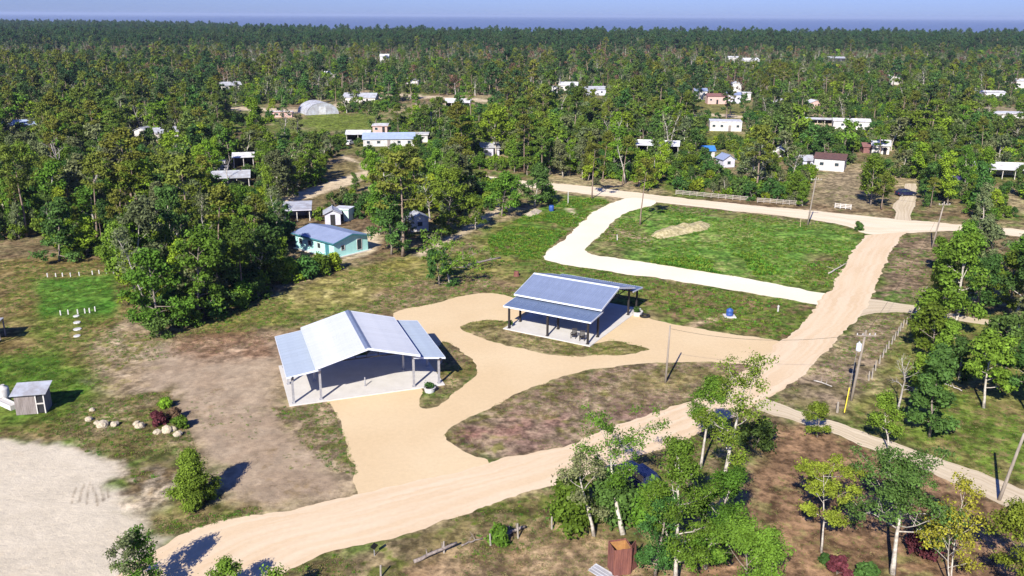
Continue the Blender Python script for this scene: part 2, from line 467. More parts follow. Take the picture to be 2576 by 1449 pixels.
# ------------------------------------------------------------------ ground sheet
def build_ground():
    az_in = np.linspace(R(-37), R(37), 620)
    az_out = np.linspace(R(37), R(323), 90)[1:-1]
    az = np.concatenate([az_in, az_out])
    vpx = np.arange(1530, 60, -3.0)
    r_in = []
    for v in vpx:
        r_in.append(G(CX, v).y)
    r = np.concatenate([[1.5, 10, 22, 34, 42], np.array(r_in), [3300, 4500, 8000, 20000, 40000]])
    A, Rr = np.meshgrid(az, r)
    X, Y = Rr * np.sin(A), Rr * np.cos(A)
    na, nr = len(az), len(r)
    x, y = X.ravel(), Y.ravel()
    z = np.zeros_like(x)
    land = (y < coast_y(x)) | (y < 300)
    z[~land] = -6.0
    # --- albedo by area
    n1 = fbm(x, y, 9, 4, 1)
    n2 = fbm(x, y, 2.2, 4, 21)
    n3 = fbm(x, y, 30, 4, 41)
    n4 = fbm(x, y, 0.9, 3, 61)
    # streaky fine structure
    def C(*c): return np.array(c)[None, :]
    def lerp(a, b, t): return a * (1 - t[:, None]) + b * t[:, None]
    def ss(t, a, b):
        t = np.clip((t - a) / (b - a), 0, 1)
        return t * t * (3 - 2 * t)
    dry, green, brown, tan, olive, mauve = C(.235, .195, .115), C(.085, .155, .025), C(.16, .115, .07), C(.37, .30, .225), C(.15, .15, .045), C(.20, .135, .115)
    col = lerp(np.repeat(brown, len(x), 0), dry, ss(n1, .35, .65))
    col = lerp(col, olive, ss(n3, .42, .6) * .75)
    col = lerp(col, green * 0.9, ss(n2 * .6 + n3 * .4, .44, .6) * .8)
    rough = np.ones(len(x))
    pale = ss(fbm(x, y, 19, 3, 141), .56, .68) * (y < 640) * .65
    col = lerp(col, C(.36, .29, .195), pale)
    near = (y < 700) & (np.abs(x) < 520) & (y > 20)
    idx = np.where(near)[0]
    xs, ys = x[idx], y[idx]
    wx = (fbm(xs, ys, 6, 4, 81) - .5)
    wn = (fbm(xs, ys, 2.0, 3, 91) - .5)
    c = col[idx]
    b1, b2, b3, b4 = n1[idx], n2[idx], n3[idx], n4[idx]
    rg = np.ones(len(xs))
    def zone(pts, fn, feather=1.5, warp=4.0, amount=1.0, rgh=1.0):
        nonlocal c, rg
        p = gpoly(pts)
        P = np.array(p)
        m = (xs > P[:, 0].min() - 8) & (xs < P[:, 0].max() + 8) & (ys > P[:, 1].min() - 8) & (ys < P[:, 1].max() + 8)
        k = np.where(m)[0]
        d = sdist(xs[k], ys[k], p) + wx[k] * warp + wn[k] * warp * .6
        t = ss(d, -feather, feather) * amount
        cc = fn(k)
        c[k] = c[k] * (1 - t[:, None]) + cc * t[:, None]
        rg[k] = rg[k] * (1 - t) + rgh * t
    def mixz(a, b, lo=.38, hi=.62, third=None, tl=.6, th=.75):
        def f(k):
            q = lerp(np.repeat(a, len(k), 0), b, ss(b2[k] * .5 + b1[k] * .3 + b4[k] * .2, lo, hi))
            if third is not None:
                q = lerp(q, third, ss(b1[k] * .5 + b4[k] * .5, tl, th))
            return q
        return f
    # woodland floor
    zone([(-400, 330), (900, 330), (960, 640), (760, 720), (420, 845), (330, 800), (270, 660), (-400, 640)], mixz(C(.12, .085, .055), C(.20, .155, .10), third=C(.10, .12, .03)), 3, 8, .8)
    # left grass
    zone([(-400, 650), (290, 650), (330, 800), (250, 880), (300, 1060), (180, 1110), (-400, 1130)], mixz(C(.165, .13, .05), C(.20, .155, .075), third=C(.12, .15, .03), tl=.56, th=.68), 2, 6)
    zone([(85, 705), (290, 690), (300, 770), (270, 800), (100, 800)], mixz(C(.055, .15, .02), C(.09, .18, .03)), 1.0, 2.0)
    zone([(60, 800), (250, 800), (230, 860), (90, 880)], mixz(C(.11, .15, .03), C(.17, .15, .06)), 2, 4)
    zone([(-100, 880), (130, 890), (270, 950), (250, 1040), (120, 1075), (-100, 1080)], mixz(C(.07, .14, .02), C(.11, .15, .03)), 2, 5)
    # pale patchy ground between left grass and pavilion
    zone([(260, 830), (340, 800), (420, 860), (430, 980), (330, 1010), (250, 960)], mixz(C(.42, .345, .265), C(.28, .22, .15), third=C(.19, .18, .06)), 2, 5, 1.0, .8)
    # bare tan yard left of the near pavilion
    zone([(410, 865), (700, 830), (740, 1010), (860, 1070), (905, 1240), (700, 1292), (580, 1296), (540, 1240), (500, 1160), (455, 1080), (380, 1000), (350, 920)], mixz(C(.385, .31, .24), C(.34, .265, .20), third=C(.25, .19, .125), tl=.6, th=.74), 2, 5, 1.0, .26)
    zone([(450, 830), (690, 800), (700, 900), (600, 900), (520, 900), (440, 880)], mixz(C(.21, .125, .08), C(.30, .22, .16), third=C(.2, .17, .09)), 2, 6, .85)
    zone([(680, 1020), (820, 1005), (850, 1060), (895, 1150), (902, 1240), (760, 1110)], mixz(C(.30, .235, .17), C(.19, .15, .095), third=C(.12, .13, .04), tl=.52, th=.64), 1.5, 4, .9)
    # weedy band with the boulders
    zone([(120, 1090), (230, 1010), (420, 985), (470, 1090), (520, 1180), (440, 1130), (330, 1160), (220, 1135)], mixz(C(.15, .125, .055), C(.27, .22, .14), third=C(.09, .11, .03)), 1.5, 5)
    zone(SAND, mixz(C(.60, .55, .475), C(.57, .52, .445), third=C(.52, .46, .38), tl=.6, th=.8), 1.0, 3, 1.0, .04)
    zone([(280, 1180), (440, 1170), (560, 1250), (660, 1270), (680, 1290), (560, 1325), (420, 1345), (390, 1300), (320, 1240)], mixz(C(.40, .34, .27), C(.17, .12, .07), .4, .55), 1.5, 6, .9)
    zone([(390, 1290), (440, 1250), (540, 1265), (640, 1258), (680, 1280), (560, 1315), (420, 1340)], mixz(C(.10, .12, .03), C(.19, .15, .08)), 1.0, 3)
    # yellow-olive field behind the near pavilion
    zone([(430, 845), (560, 800), (700, 735), (870, 680), (1000, 650), (1120, 640), (1260, 640), (1360, 660), (1300, 740), (1230, 732), (1150, 745), (985, 782), (880, 780), (690, 830)], mixz(C(.19, .18, .05), C(.235, .205, .085), third=C(.11, .15, .03), tl=.5, th=.66), 2, 6)
    zone([(700, 740), (860, 700), (930, 700), (1000, 720), (940, 760), (840, 775), (740, 770)], mixz(C(.43, .38, .18), C(.22, .20, .07), .4, .6), 2, 5, .85)
    zone([(960, 730), (1060, 700), (1180, 690), (1260, 700), (1290, 735), (1230, 732), (1150, 745), (985, 782), (920, 775)], mixz(C(.27, .205, .15), C(.19, .13, .085), third=C(.19, .17, .07)), 2, 5, .9)
    # strip west of the loop road
    zone([(1190, 600), (1260, 560), (1340, 530), (1420, 490), (1540, 500), (1470, 550), (1380, 620), (1366, 655), (1260, 650)], mixz(C(.08, .16, .025), C(.17, .165, .05), third=C(.21, .16, .09), tl=.6, th=.72), 1.5, 5)
    zone([(1230, 660), (1366, 658), (1650, 702), (1640, 720), (1500, 700), (1300, 700)], mixz(C(.075, .15, .025), C(.15, .15, .05)), 1, 3, .9)
    # grass lot inside the loop
    zone([(1570, 540), (1650, 516), (1800, 528), (2060, 560), (2165, 595), (2140, 640), (2085, 728), (1850, 695), (1560, 650), (1470, 628), (1500, 605)], mixz(C(.095, .20, .034), C(.16, .24, .055), third=C(.25, .26, .105), tl=.55, th=.68), 1.2, 3)
    zone([(1500, 600), (1520, 570), (1600, 560), (1640, 620), (1560, 650), (1480, 640)], mixz(C(.09, .14, .03), C(.19, .14, .085)), 1.5, 4, .7)
    zone([(1650, 512), (1900, 535), (2060, 556), (2060, 575), (1850, 552), (1650, 525)], mixz(C(.22, .18, .12), C(.14, .14, .05)), 1, 3, .8)
    zone([(2040, 640), (2140, 630), (2090, 725), (1990, 715)], mixz(C(.20, .155, .085), C(.12, .15, .035)), 2, 4, .85)
    # plot right of the far pavilion
    zone([(1610, 780), (1640, 705), (1850, 735), (2060, 770), (1990, 862), (1800, 834)], mixz(C(.13, .13, .04), C(.20, .13, .085), third=C(.10, .14, .03), tl=.5, th=.62), 1.2, 4)
    # islands
    zone([(1060, 975), (1210, 940), (1190, 880), (1130, 845), (1090, 860)], mixz(C(.25, .19, .12), C(.15, .135, .05)), 1, 2)
    zone(ISLE_P2, mixz(C(.15, .14, .05), C(.27, .215, .13), third=C(.12, .14, .035)), 1, 2)
    zone([(1114, 1098), (1215, 1034), (1400, 950), (1600, 912), (1890, 915), (1790, 985), (1560, 1072), (1420, 1124), (1240, 1166)], mixz(C(.215, .145, .12), C(.28, .22, .16), third=C(.14, .13, .05), tl=.52, th=.64), .8, 2)
    zone([(1560, 930), (1780, 930), (1840, 950), (1760, 985), (1600, 1000)], mixz(C(.33, .265, .18), C(.22, .18, .09)), 2, 5, .7)
    zone([(1180, 1090), (1330, 1020), (1400, 1060), (1300, 1110)], mixz(C(.20, .09, .075), C(.23, .15, .12)), 2, 5, .6)
    # verge between main road and right-hand wood
    zone([(2250, 600), (2420, 585), (2390, 640), (2320, 770), (2200, 755), (2225, 680)], mixz(C(.17, .125, .085), C(.235, .18, .125), third=C(.09, .14, .035), tl=.56, th=.66), 1.2, 4)
    zone([(2190, 790), (2310, 785), (2200, 960), (2110, 1050), (1940, 1010), (2040, 935)], mixz(C(.26, .205, .15), C(.15, .13, .065), third=C(.35, .29, .22)), 1, 3)
    # right-hand wood floor
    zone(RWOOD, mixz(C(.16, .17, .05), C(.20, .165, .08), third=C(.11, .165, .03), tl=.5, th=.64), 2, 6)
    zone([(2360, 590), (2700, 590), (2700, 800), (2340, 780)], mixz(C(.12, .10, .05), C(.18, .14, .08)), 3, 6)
    # lower right: brown leaf litter
    zone([(1930, 1050), (2090, 1090), (2640, 1310), (2900, 1700), (1650, 1700), (1700, 1400), (1850, 1230)], mixz(C(.235, .15, .095), C(.18, .115, .072), third=C(.19, .165, .075), tl=.55, th=.7), 2, 5)
    # lower middle: dry verge and yard with the wooden box
    zone([(700, 1450), (1000, 1345), (1400, 1225), (1600, 1152), (1860, 1050), (1900, 1080), (1800, 1330), (1500, 1340), (900, 1480)], mixz(C(.15, .125, .055), C(.245, .195, .12), third=C(.10, .115, .03), tl=.54, th=.68), 1.0, 3)
    zone([(900, 1480), (1200, 1380), (1500, 1340), (1700, 1400), (1700, 1700), (700, 1700)], mixz(C(.29, .215, .14), C(.20, .135, .08), third=C(.17, .15, .06)), 2, 5)
    # clearings among the houses
    for pts, a in (([(760, 285), (960, 290), (980, 330), (780, 335)], C(.15, .2, .035)), ([(690, 300), (770, 298), (760, 335), (680, 335)], C(.14, .18, .04)),
                   ([(790, 440), (930, 380), (940, 460), (800, 520)], C(.19, .16, .075)), ([(1740, 255), (1900, 258), (1880, 300), (1740, 290)], C(.18, .18, .06)),
                   ([(1770, 325), (1880, 328), (1870, 370), (1770, 360)], C(.17, .18, .05)), ([(2060, 425), (2180, 428), (2210, 530), (2060, 515)], C(.27, .22, .15)),
                   ([(1400, 205), (1560, 240), (1540, 290), (1380, 270)], C(.17, .17, .06)), ([(950, 330), (1100, 330), (1120, 380), (870, 385)], C(.14, .16, .045)),
                   ([(2380, 270), (2576, 270), (2576, 310), (2400, 310)], C(.33, .27, .2)), ([(1060, 590), (1180, 560), (1200, 600), (1080, 650)], C(.16, .16, .05)),
                   ([(2020, 300), (2240, 300), (2240, 340), (2000, 345)], C(.19, .17, .07))):
        zone(pts, mixz(a, a * .8, third=C(.11, .14, .03), tl=.6, th=.75), 3, 10, .9)
    # worn tracks among the houses
    for pts in ([(700, 500), (790, 470), (880, 440), (915, 430), (905, 412), (870, 402), (860, 392), (882, 398), (925, 415), (930, 440), (890, 462), (800, 492), (720, 520)],
                [(560, 268), (760, 276), (1000, 236), (1230, 250), (1420, 268), (1420, 274), (1230, 257), (1000, 243), (780, 286), (560, 276)],
                [(1040, 640), (1140, 590), (1220, 540), (1270, 510), (1290, 512), (1240, 550), (1160, 598), (1060, 646)],
                [(1450, 545), (1466, 556), (1440, 530), (1430, 512), (1425, 514), (1435, 536)],
                [(1740, 288), (1800, 285), (2300, 330), (2300, 336), (1800, 292), (1740, 294)],
                [(880, 590), (940, 575), (960, 600), (930, 640), (860, 660), (760, 640), (850, 655), (920, 630)]):
        zone(pts, mixz(C(.62, .53, .41), C(.54, .45, .34)), 1.0, 2.0, .95, .3)
    # worn paths in the plots
    zone([(1530, 560), (1560, 575), (1640, 600), (1630, 612), (1540, 590)], mixz(C(.36, .29, .2), C(.3, .23, .16)), .8, 2, .8)
    zone([(1735, 812), (1810, 795), (1835, 788), (1835, 795), (1790, 808), (1740, 825)], mixz(C(.42, .33, .22), C(.36, .28, .19)), .5, 1, .9)
    # tyre arcs scraped in the sand
    fine = .86 + .26 * b4[:, None]
    for pts in ([(178, 1266), (182, 1246), (190, 1226), (193, 1228), (186, 1248), (182, 1268)], [(196, 1262), (203, 1236), (211, 1217), (214, 1218), (207, 1238), (201, 1264)], [(243, 1274), (241, 1252), (231, 1228), (222, 1212), (226, 1212), (236, 1228), (246, 1250), (249, 1272)],
                [(258, 1262), (256, 1240), (248, 1220), (251, 1219), (260, 1238), (263, 1260)], [(272, 1252), (268, 1234), (260, 1216), (263, 1216), (272, 1233), (276, 1250)], [(217, 1268), (218, 1244), (222, 1222), (225, 1222), (222, 1245), (221, 1268)]):
        zone(pts, lambda k: np.repeat(C(.24, .19, .14), len(k), 0), .16, .25, .8)
    for pts in ([(700, 1200), (760, 1212), (800, 1232), (820, 1256), (816, 1257), (796, 1235), (756, 1216), (700, 1204)], [(640, 1216), (700, 1222), (750, 1240), (748, 1243), (698, 1226), (640, 1220)]):
        zone(pts, lambda k: np.repeat(C(.26, .20, .14), len(k), 0), .2, .4, .6)
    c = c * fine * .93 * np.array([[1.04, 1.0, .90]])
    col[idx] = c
    rough[idx] = rg
    far = ~near
    col[far] *= (.7 + .35 * n4[far])[:, None]
    # faces
    q = np.arange(na * nr).reshape(nr, na)
    a = q[:-1, :]
    b = np.roll(q, -1, 1)[:-1, :]
    d = q[1:, :]
    e = np.roll(q, -1, 1)[1:, :]
    F = np.stack([a, b, e, d], -1).reshape(-1, 4)
    me = bpy.data.meshes.new('ground')
    nv, nf = len(x), len(F)
    me.vertices.add(nv)
    me.vertices.foreach_set('co', np.stack([x, y, z], 1).astype(np.float32).ravel())
    me.loops.add(nf * 4)
    me.loops.foreach_set('vertex_index', F.astype(np.int32).ravel())
    me.polygons.add(nf)
    me.polygons.foreach_set('loop_start', np.arange(nf, dtype=np.int32) * 4)
    at = me.attributes.new('col', 'FLOAT_COLOR', 'POINT')
    at.data.foreach_set('color', np.concatenate([np.clip(col, 0, 1), rough[:, None]], 1).astype(np.float32).ravel())
    me.update()
    me.validate()
    m, nt, out = new_mat('ground')
    bs = nd(nt, 'ShaderNodeBsdfPrincipled')
    bs.inputs['Roughness'].default_value = 0.95
    bs.inputs['Specular IOR Level'].default_value = 0.05
    nt.links.new(bs.outputs[0], out.inputs[0])
    ca = nd(nt, 'ShaderNodeAttribute', attribute_name='col')
    geo = nd(nt, 'ShaderNodeNewGeometry')
    no = nd(nt, 'ShaderNodeTexNoise')
    no.inputs['Scale'].default_value = 1.7
    no.inputs['Detail'].default_value = 6
    no.inputs['Roughness'].default_value = 0.75
    nt.links.new(geo.outputs['Position'], no.inputs['Vector'])
    mr = nd(nt, 'ShaderNodeMapRange')
    mr.inputs['From Min'].default_value = .3
    mr.inputs['From Max'].default_value = .7
    mr.inputs['To Min'].default_value = .70
    mr.inputs['To Max'].default_value = 1.28
    nt.links.new(no.outputs['Fac'], mr.inputs['Value'])
    mu = nd(nt, 'ShaderNodeMix', data_type='RGBA', blend_type='MULTIPLY')
    mw = nd(nt, 'ShaderNodeMapRange')
    mw.inputs['To Min'].default_value = .22
    nt.links.new(ca.outputs['Alpha'], mw.inputs['Value'])
    nt.links.new(mw.outputs[0], mu.inputs[0])
    nt.links.new(ca.outputs['Color'], mu.inputs[6])
    nt.links.new(mr.outputs[0], mu.inputs[7])
    # patchy tufts and litter: pale and dark blotches, strongest where plants grow
    acc = mu.outputs[2]
    for sc_, lo_, hi_, seed_ in ((1.15, .55, 1.55, 3.0), (.34, .72, 1.28, 9.0)):
        mo = nd(nt, 'ShaderNodeTexNoise')
        mo.noise_dimensions = '4D'
        mo.inputs['W'].default_value = seed_
        mo.inputs['Scale'].default_value = sc_
        mo.inputs['Detail'].default_value = 4
        mo.inputs['Roughness'].default_value = .6
        nt.links.new(geo.outputs['Position'], mo.inputs['Vector'])
        m2 = nd(nt, 'ShaderNodeMapRange')
        m2.inputs['From Min'].default_value = .40
        m2.inputs['From Max'].default_value = .60
        m2.inputs['To Min'].default_value = lo_
        m2.inputs['To Max'].default_value = hi_
        nt.links.new(mo.outputs['Fac'], m2.inputs['Value'])
        m3 = nd(nt, 'ShaderNodeMix', data_type='RGBA', blend_type='MULTIPLY')
        nt.links.new(ca.outputs['Alpha'], m3.inputs[0])
        nt.links.new(acc, m3.inputs[6])
        nt.links.new(m2.outputs[0], m3.inputs[7])
        acc = m3.outputs[2]
    nt.links.new(acc, bs.inputs['Base Color'])
    bp = nd(nt, 'ShaderNodeBump')
    bp.inputs['Strength'].default_value = 0.7
    bp.inputs['Distance'].default_value = 0.15
    nt.links.new(no.outputs['Fac'], bp.inputs['Height'])
    nt.links.new(bp.outputs[0], bs.inputs['Normal'])
    return tag(link('ground', me, m), 'flat ground of dry grass, weeds and bare soil', None, kind='structure')

build_ground()

# ------------------------------------------------------------------ sea
def build_sea():
    m, nt, out = new_mat('sea_water')
    b = nd(nt, 'ShaderNodeBsdfPrincipled')
    b.inputs['Base Color'].default_value = (0.10, 0.13, 0.20, 1)
    b.inputs['Roughness'].default_value = 0.35
    b.inputs['IOR'].default_value = 1.33
    geo = nd(nt, 'ShaderNodeNewGeometry')
    mp = nd(nt, 'ShaderNodeMapping')
    mp.inputs['Scale'].default_value = (0.02, 0.06, 1)
    nt.links.new(geo.outputs['Position'], mp.inputs[0])
    no = nd(nt, 'ShaderNodeTexNoise')
    no.inputs['Scale'].default_value = 3
    no.inputs['Detail'].default_value = 5
    nt.links.new(mp.outputs[0], no.inputs['Vector'])
    bp = nd(nt, 'ShaderNodeBump')
    bp.inputs['Strength'].default_value = 0.6
    bp.inputs['Distance'].default_value = 1.5
    nt.links.new(no.outputs['Fac'], bp.inputs['Height'])
    nt.links.new(bp.outputs[0], b.inputs['Normal'])
    nt.links.new(b.outputs[0], out.inputs[0])
    ys = [1250, 1500, 1900, 2200, 2600, 3200, 4500, 7000, 12000, 22000, 30000, 39000]
    xs = [-36000, -15000, -6000, -3000, -1500, 0, 1500, 3000, 6000, 15000, 36000]
    v = [(X, Y, -1.0) for Y in ys for X in xs]
    n = len(xs)
    f = [(j * n + i, j * n + i + 1, (j + 1) * n + i + 1, (j + 1) * n + i) for j in range(len(ys) - 1) for i in range(n - 1)]
    tag(link('sea', mesh_from('sea', v, f), m), 'grey blue sea beyond the coastal forest', None, kind='structure')

build_sea()

# ------------------------------------------------------------------ roads
def road_mat(name, c1, c2, c3, streak=True):
    m, nt, out = new_mat(name)
    b = nd(nt, 'ShaderNodeBsdfPrincipled')
    b.inputs['Roughness'].default_value = 0.95
    b.inputs['Specular IOR Level'].default_value = 0.05
    nt.links.new(b.outputs[0], out.inputs[0])
    geo = nd(nt, 'ShaderNodeNewGeometry')
    n1 = nd(nt, 'ShaderNodeTexNoise')
    n1.inputs['Scale'].default_value = 0.10
    n1.inputs['Detail'].default_value = 5
    nt.links.new(geo.outputs['Position'], n1.inputs['Vector'])
    n2 = nd(nt, 'ShaderNodeTexNoise')
    n2.inputs['Scale'].default_value = 2.2
    n2.inputs['Detail'].default_value = 6
    n2.inputs['Roughness'].default_value = .7
    nt.links.new(geo.outputs['Position'], n2.inputs['Vector'])
    rp = nd(nt, 'ShaderNodeValToRGB')
    rp.color_ramp.elements[0].position = .36
    rp.color_ramp.elements[1].position = .64
    rp.color_ramp.elements[0].color = (*c2, 1)
    rp.color_ramp.elements[1].color = (*c1, 1)
    nt.links.new(n1.outputs['Fac'], rp.inputs[0])
    col = rp.outputs[0]
    if streak:
        uv = nd(nt, 'ShaderNodeUVMap')
        mp = nd(nt, 'ShaderNodeMapping')
        mp.inputs['Scale'].default_value = (6.0, 0.035, 1)
        nt.links.new(uv.outputs[0], mp.inputs[0])
        n3 = nd(nt, 'ShaderNodeTexNoise')
        n3.inputs['Scale'].default_value = 1.6
        n3.inputs['Detail'].default_value = 5
        nt.links.new(mp.outputs[0], n3.inputs['Vector'])
        r3 = nd(nt, 'ShaderNodeMapRange')
        r3.inputs['From Min'].default_value = .42
        r3.inputs['From Max'].default_value = .62
        nt.links.new(n3.outputs['Fac'], r3.inputs['Value'])
        mx = nd(nt, 'ShaderNodeMix', data_type='RGBA')
        nt.links.new(r3.outputs[0], mx.inputs[0])
        nt.links.new(col, mx.inputs[6])
        mx.inputs[7].default_value = (*c3, 1)
        col = mx.outputs[2]
    r2 = nd(nt, 'ShaderNodeMapRange')
    r2.inputs['From Min'].default_value = .3
    r2.inputs['From Max'].default_value = .7
    r2.inputs['To Min'].default_value = .94
    r2.inputs['To Max'].default_value = 1.05
    nt.links.new(n2.outputs['Fac'], r2.inputs['Value'])
    mu = nd(nt, 'ShaderNodeMix', data_type='RGBA', blend_type='MULTIPLY')
    mu.inputs[0].default_value = 1.0
    nt.links.new(col, mu.inputs[6])
    nt.links.new(r2.outputs[0], mu.inputs[7])
    nt.links.new(mu.outputs[2], b.inputs['Base Color'])
    bp = nd(nt, 'ShaderNodeBump')
    bp.inputs['Strength'].default_value = 0.12
    bp.inputs['Distance'].default_value = 0.08
    nt.links.new(n2.outputs['Fac'], bp.inputs['Height'])
    nt.links.new(bp.outputs[0], b.inputs['Normal'])
    return m

M['road'] = road_mat('road_marl', (.645, .50, .335), (.61, .46, .30), (.665, .535, .38))
M['yard'] = road_mat('yard_marl', (.64, .50, .315), (.60, .455, .275), (.6, .44, .27), False)
M['far_road'] = road_mat('far_road_marl', (.70, .59, .43), (.66, .54, .385), (.73, .63, .48))
M['loop'] = road_mat('loop_marl', (.80, .73, .58), (.77, .69, .53), (.7, .6, .45), False)
M['track'] = road_mat('track_marl', (.62, .53, .39), (.56, .47, .34), (.48, .39, .27))

def resample(pts, n):
    P = np.array([tuple(p)[:2] for p in pts])
    d = np.concatenate([[0], np.cumsum(np.hypot(*np.diff(P, axis=0).T))])
    t = np.linspace(0, d[-1], n)
    return np.stack([np.interp(t, d, P[:, 0]), np.interp(t, d, P[:, 1])], 1), t

def smooth_line(pts, it=2):
    P = [Vector(p[:2]) for p in pts]
    for _ in range(it):
        Q = [P[0]]
        for a, b in zip(P[:-1], P[1:]):
            Q += [a * .75 + b * .25, a * .25 + b * .75]
        Q.append(P[-1])
        P = Q
    return P

def ragged(P, amt, s):
    """uneven edge: push the points of a line sideways"""
    x, y = P[:, 0], P[:, 1]
    T = np.gradient(P, axis=0)
    k = 9
    T = np.stack([np.convolve(np.pad(T[:, i], k // 2, 'edge'), np.ones(k) / k, 'valid') for i in (0, 1)], 1)
    T /= np.linalg.norm(T, axis=1)[:, None] + 1e-9
    d = (fbm(x, y, 4.5, 3, s) - .5) * 1.8 + (fbm(x, y, 1.2, 3, s + 50) - .5) * 1.1
    return P + np.stack([-T[:, 1], T[:, 0]], 1) * (d * amt)[:, None]

def road_strip(name, left, right, z, mat, label, step=0.35, rag=.7):
    Lp, Rp = smooth_line([G(*p) for p in left]), smooth_line([G(*p) for p in right])
    ln = sum((b - a).length for a, b in zip(Lp[:-1], Lp[1:]))
    n = int(ln / step)
    a, t = resample(Lp, n)
    b, _ = resample(Rp, n)
    SGN = np.sign((b[0] - a[0])[0] * (a[5] - a[0])[1] - (b[0] - a[0])[1] * (a[5] - a[0])[0])
    a, b = ragged(a, rag, 301), ragged(b, rag, 401)
    D = b - a
    keep = [0]
    for i in range(1, n):       # drop cross-lines that would cut the one before
        j = keep[-1]
        c0 = D[j, 0] * (a[i, 1] - a[j, 1]) - D[j, 1] * (a[i, 0] - a[j, 0])
        c1 = D[j, 0] * (b[i, 1] - a[j, 1]) - D[j, 1] * (b[i, 0] - a[j, 0])
        if c0 * SGN > .02 and c1 * SGN > .02: keep.append(i)
    a, b, t = a[keep], b[keep], t[keep]
    n = len(keep)
    v = [(*p, z) for p in a] + [(*p, z) for p in b]
    f = [(i, n + i, n + i + 1, i + 1) for i in range(n - 1)]
    me = mesh_from(name, v, f)
    uv = me.uv_layers.new(name='UVMap')
    for pl in me.polygons:
        for li in pl.loop_indices:
            vi = me.loops[li].vertex_index
            uv.data[li].uv = (0.0 if vi < n else 1.0, t[vi % n])
    return tag(link(name, me, mat), label, None, kind='structure')

def poly_sheet(name, outer, holes, z, mat, label, step=.35, rag=.6):
    bm = bmesh.new()
    for k, ring in enumerate([outer] + holes):
        pts = smooth_line([G(*p) for p in ring + ring[:1]], 2)
        ln = sum((b - a).length for a, b in zip(pts[:-1], pts[1:]))
        P, _ = resample(pts, int(ln / step))
        P = ragged(P, rag, 500 + 20 * k)[:-1]
        vs = [bm.verts.new((*p, z)) for p in P]
        for i in range(len(vs)): bm.edges.new((vs[i], vs[(i + 1) % len(vs)]))
    bmesh.ops.triangle_fill(bm, use_beauty=True, use_dissolve=False, edges=bm.edges[:])
    for f in bm.faces:
        if f.normal.z < 0: f.normal_flip()
    me = bpy.data.meshes.new(name)
    bm.to_mesh(me)
    bm.free()
    return tag(link(name, me, mat), label, None, kind='structure')

poly_sheet('yard', YARD, [ISLE_P1, ISLE_P2], 0.010, 'yard', 'smooth buff marl yard and driveways around the two open pavilions')
road_strip('far_road', FAR_U, FAR_L, 0.014, 'far_road', 'pale dirt road crossing behind the grass lot')
poly_sheet('loop_road', LOOP, [], 0.018, 'loop', 'bright white loop road around the grass lot')
road_strip('side_road', SIDE_U, SIDE_L, 0.018, 'track', 'short pale lane leading into the right hand wood', rag=.3)
road_strip('dirt_track', TRACK_U, TRACK_L, 0.018, 'track', 'narrow two-rut dirt track at lower right', rag=.4)
road_strip('driveway', DRIVE_U, DRIVE_L, 0.018, 'track', 'short sandy driveway opposite the road junction', rag=.3)
road_strip('main_road', ROAD_L, ROAD_R, 0.022, 'road', 'wide buff dirt road sweeping from lower left to the junction')

# ------------------------------------------------------------------ trees: growth
def path(p, d, length, nseg, wob, up, r):
    pts = [np.array(p, float)]
    d = np.array(d, float)
    for i in range(nseg):
        d = d + r.normal(size=3) * wob + np.array([0, 0, up])
        d /= np.linalg.norm(d)
        pts.append(pts[-1] + d * length / nseg)
    return pts

def along(pts, t):
    k = min(int(t * (len(pts) - 1)), len(pts) - 2)
    u = t * (len(pts) - 1) - k
    return pts[k] * (1 - u) + pts[k + 1] * u

def leaves(centers, radii, n, size, r, flat=.7, aspect=.6):
    C = np.repeat(np.array(centers), n, 0)
    Rr = np.repeat(np.array(radii), n)[:, None]
    N = len(C)
    off = r.normal(size=(N, 3)) * .52
    off *= np.array([1, 1, flat])
    P = C + off * Rr
    nr = off * .8 + np.array([0, 0, .55]) + r.normal(size=(N, 3)) * .55
    nr /= np.linalg.norm(nr, axis=1)[:, None]
    t = np.cross(nr, r.normal(size=(N, 3)))
    t /= np.linalg.norm(t, axis=1)[:, None] + 1e-9
    b = np.cross(nr, t)
    s = size * (.6 + .8 * r.random(N))[:, None]
    v = np.stack([P - t * s, P + b * s * aspect, P + t * s, P - b * s * aspect], 1).reshape(-1, 3)
    clump_t = np.repeat(.75 + .5 * r.random(len(centers)), n)
    tint = clump_t * (.7 + .6 * r.random(N))
    return v, N, tint

PROF = {'round': lambda q: .45 + .55 * math.sin(math.pi * min(1, .25 + .75 * q)),
        'cone': lambda q: 1.05 - .9 * q,
        'flat': lambda q: .5 + .5 * q,
        'pine': lambda q: .75 + .4 * math.sin(math.pi * q) - .3 * q}

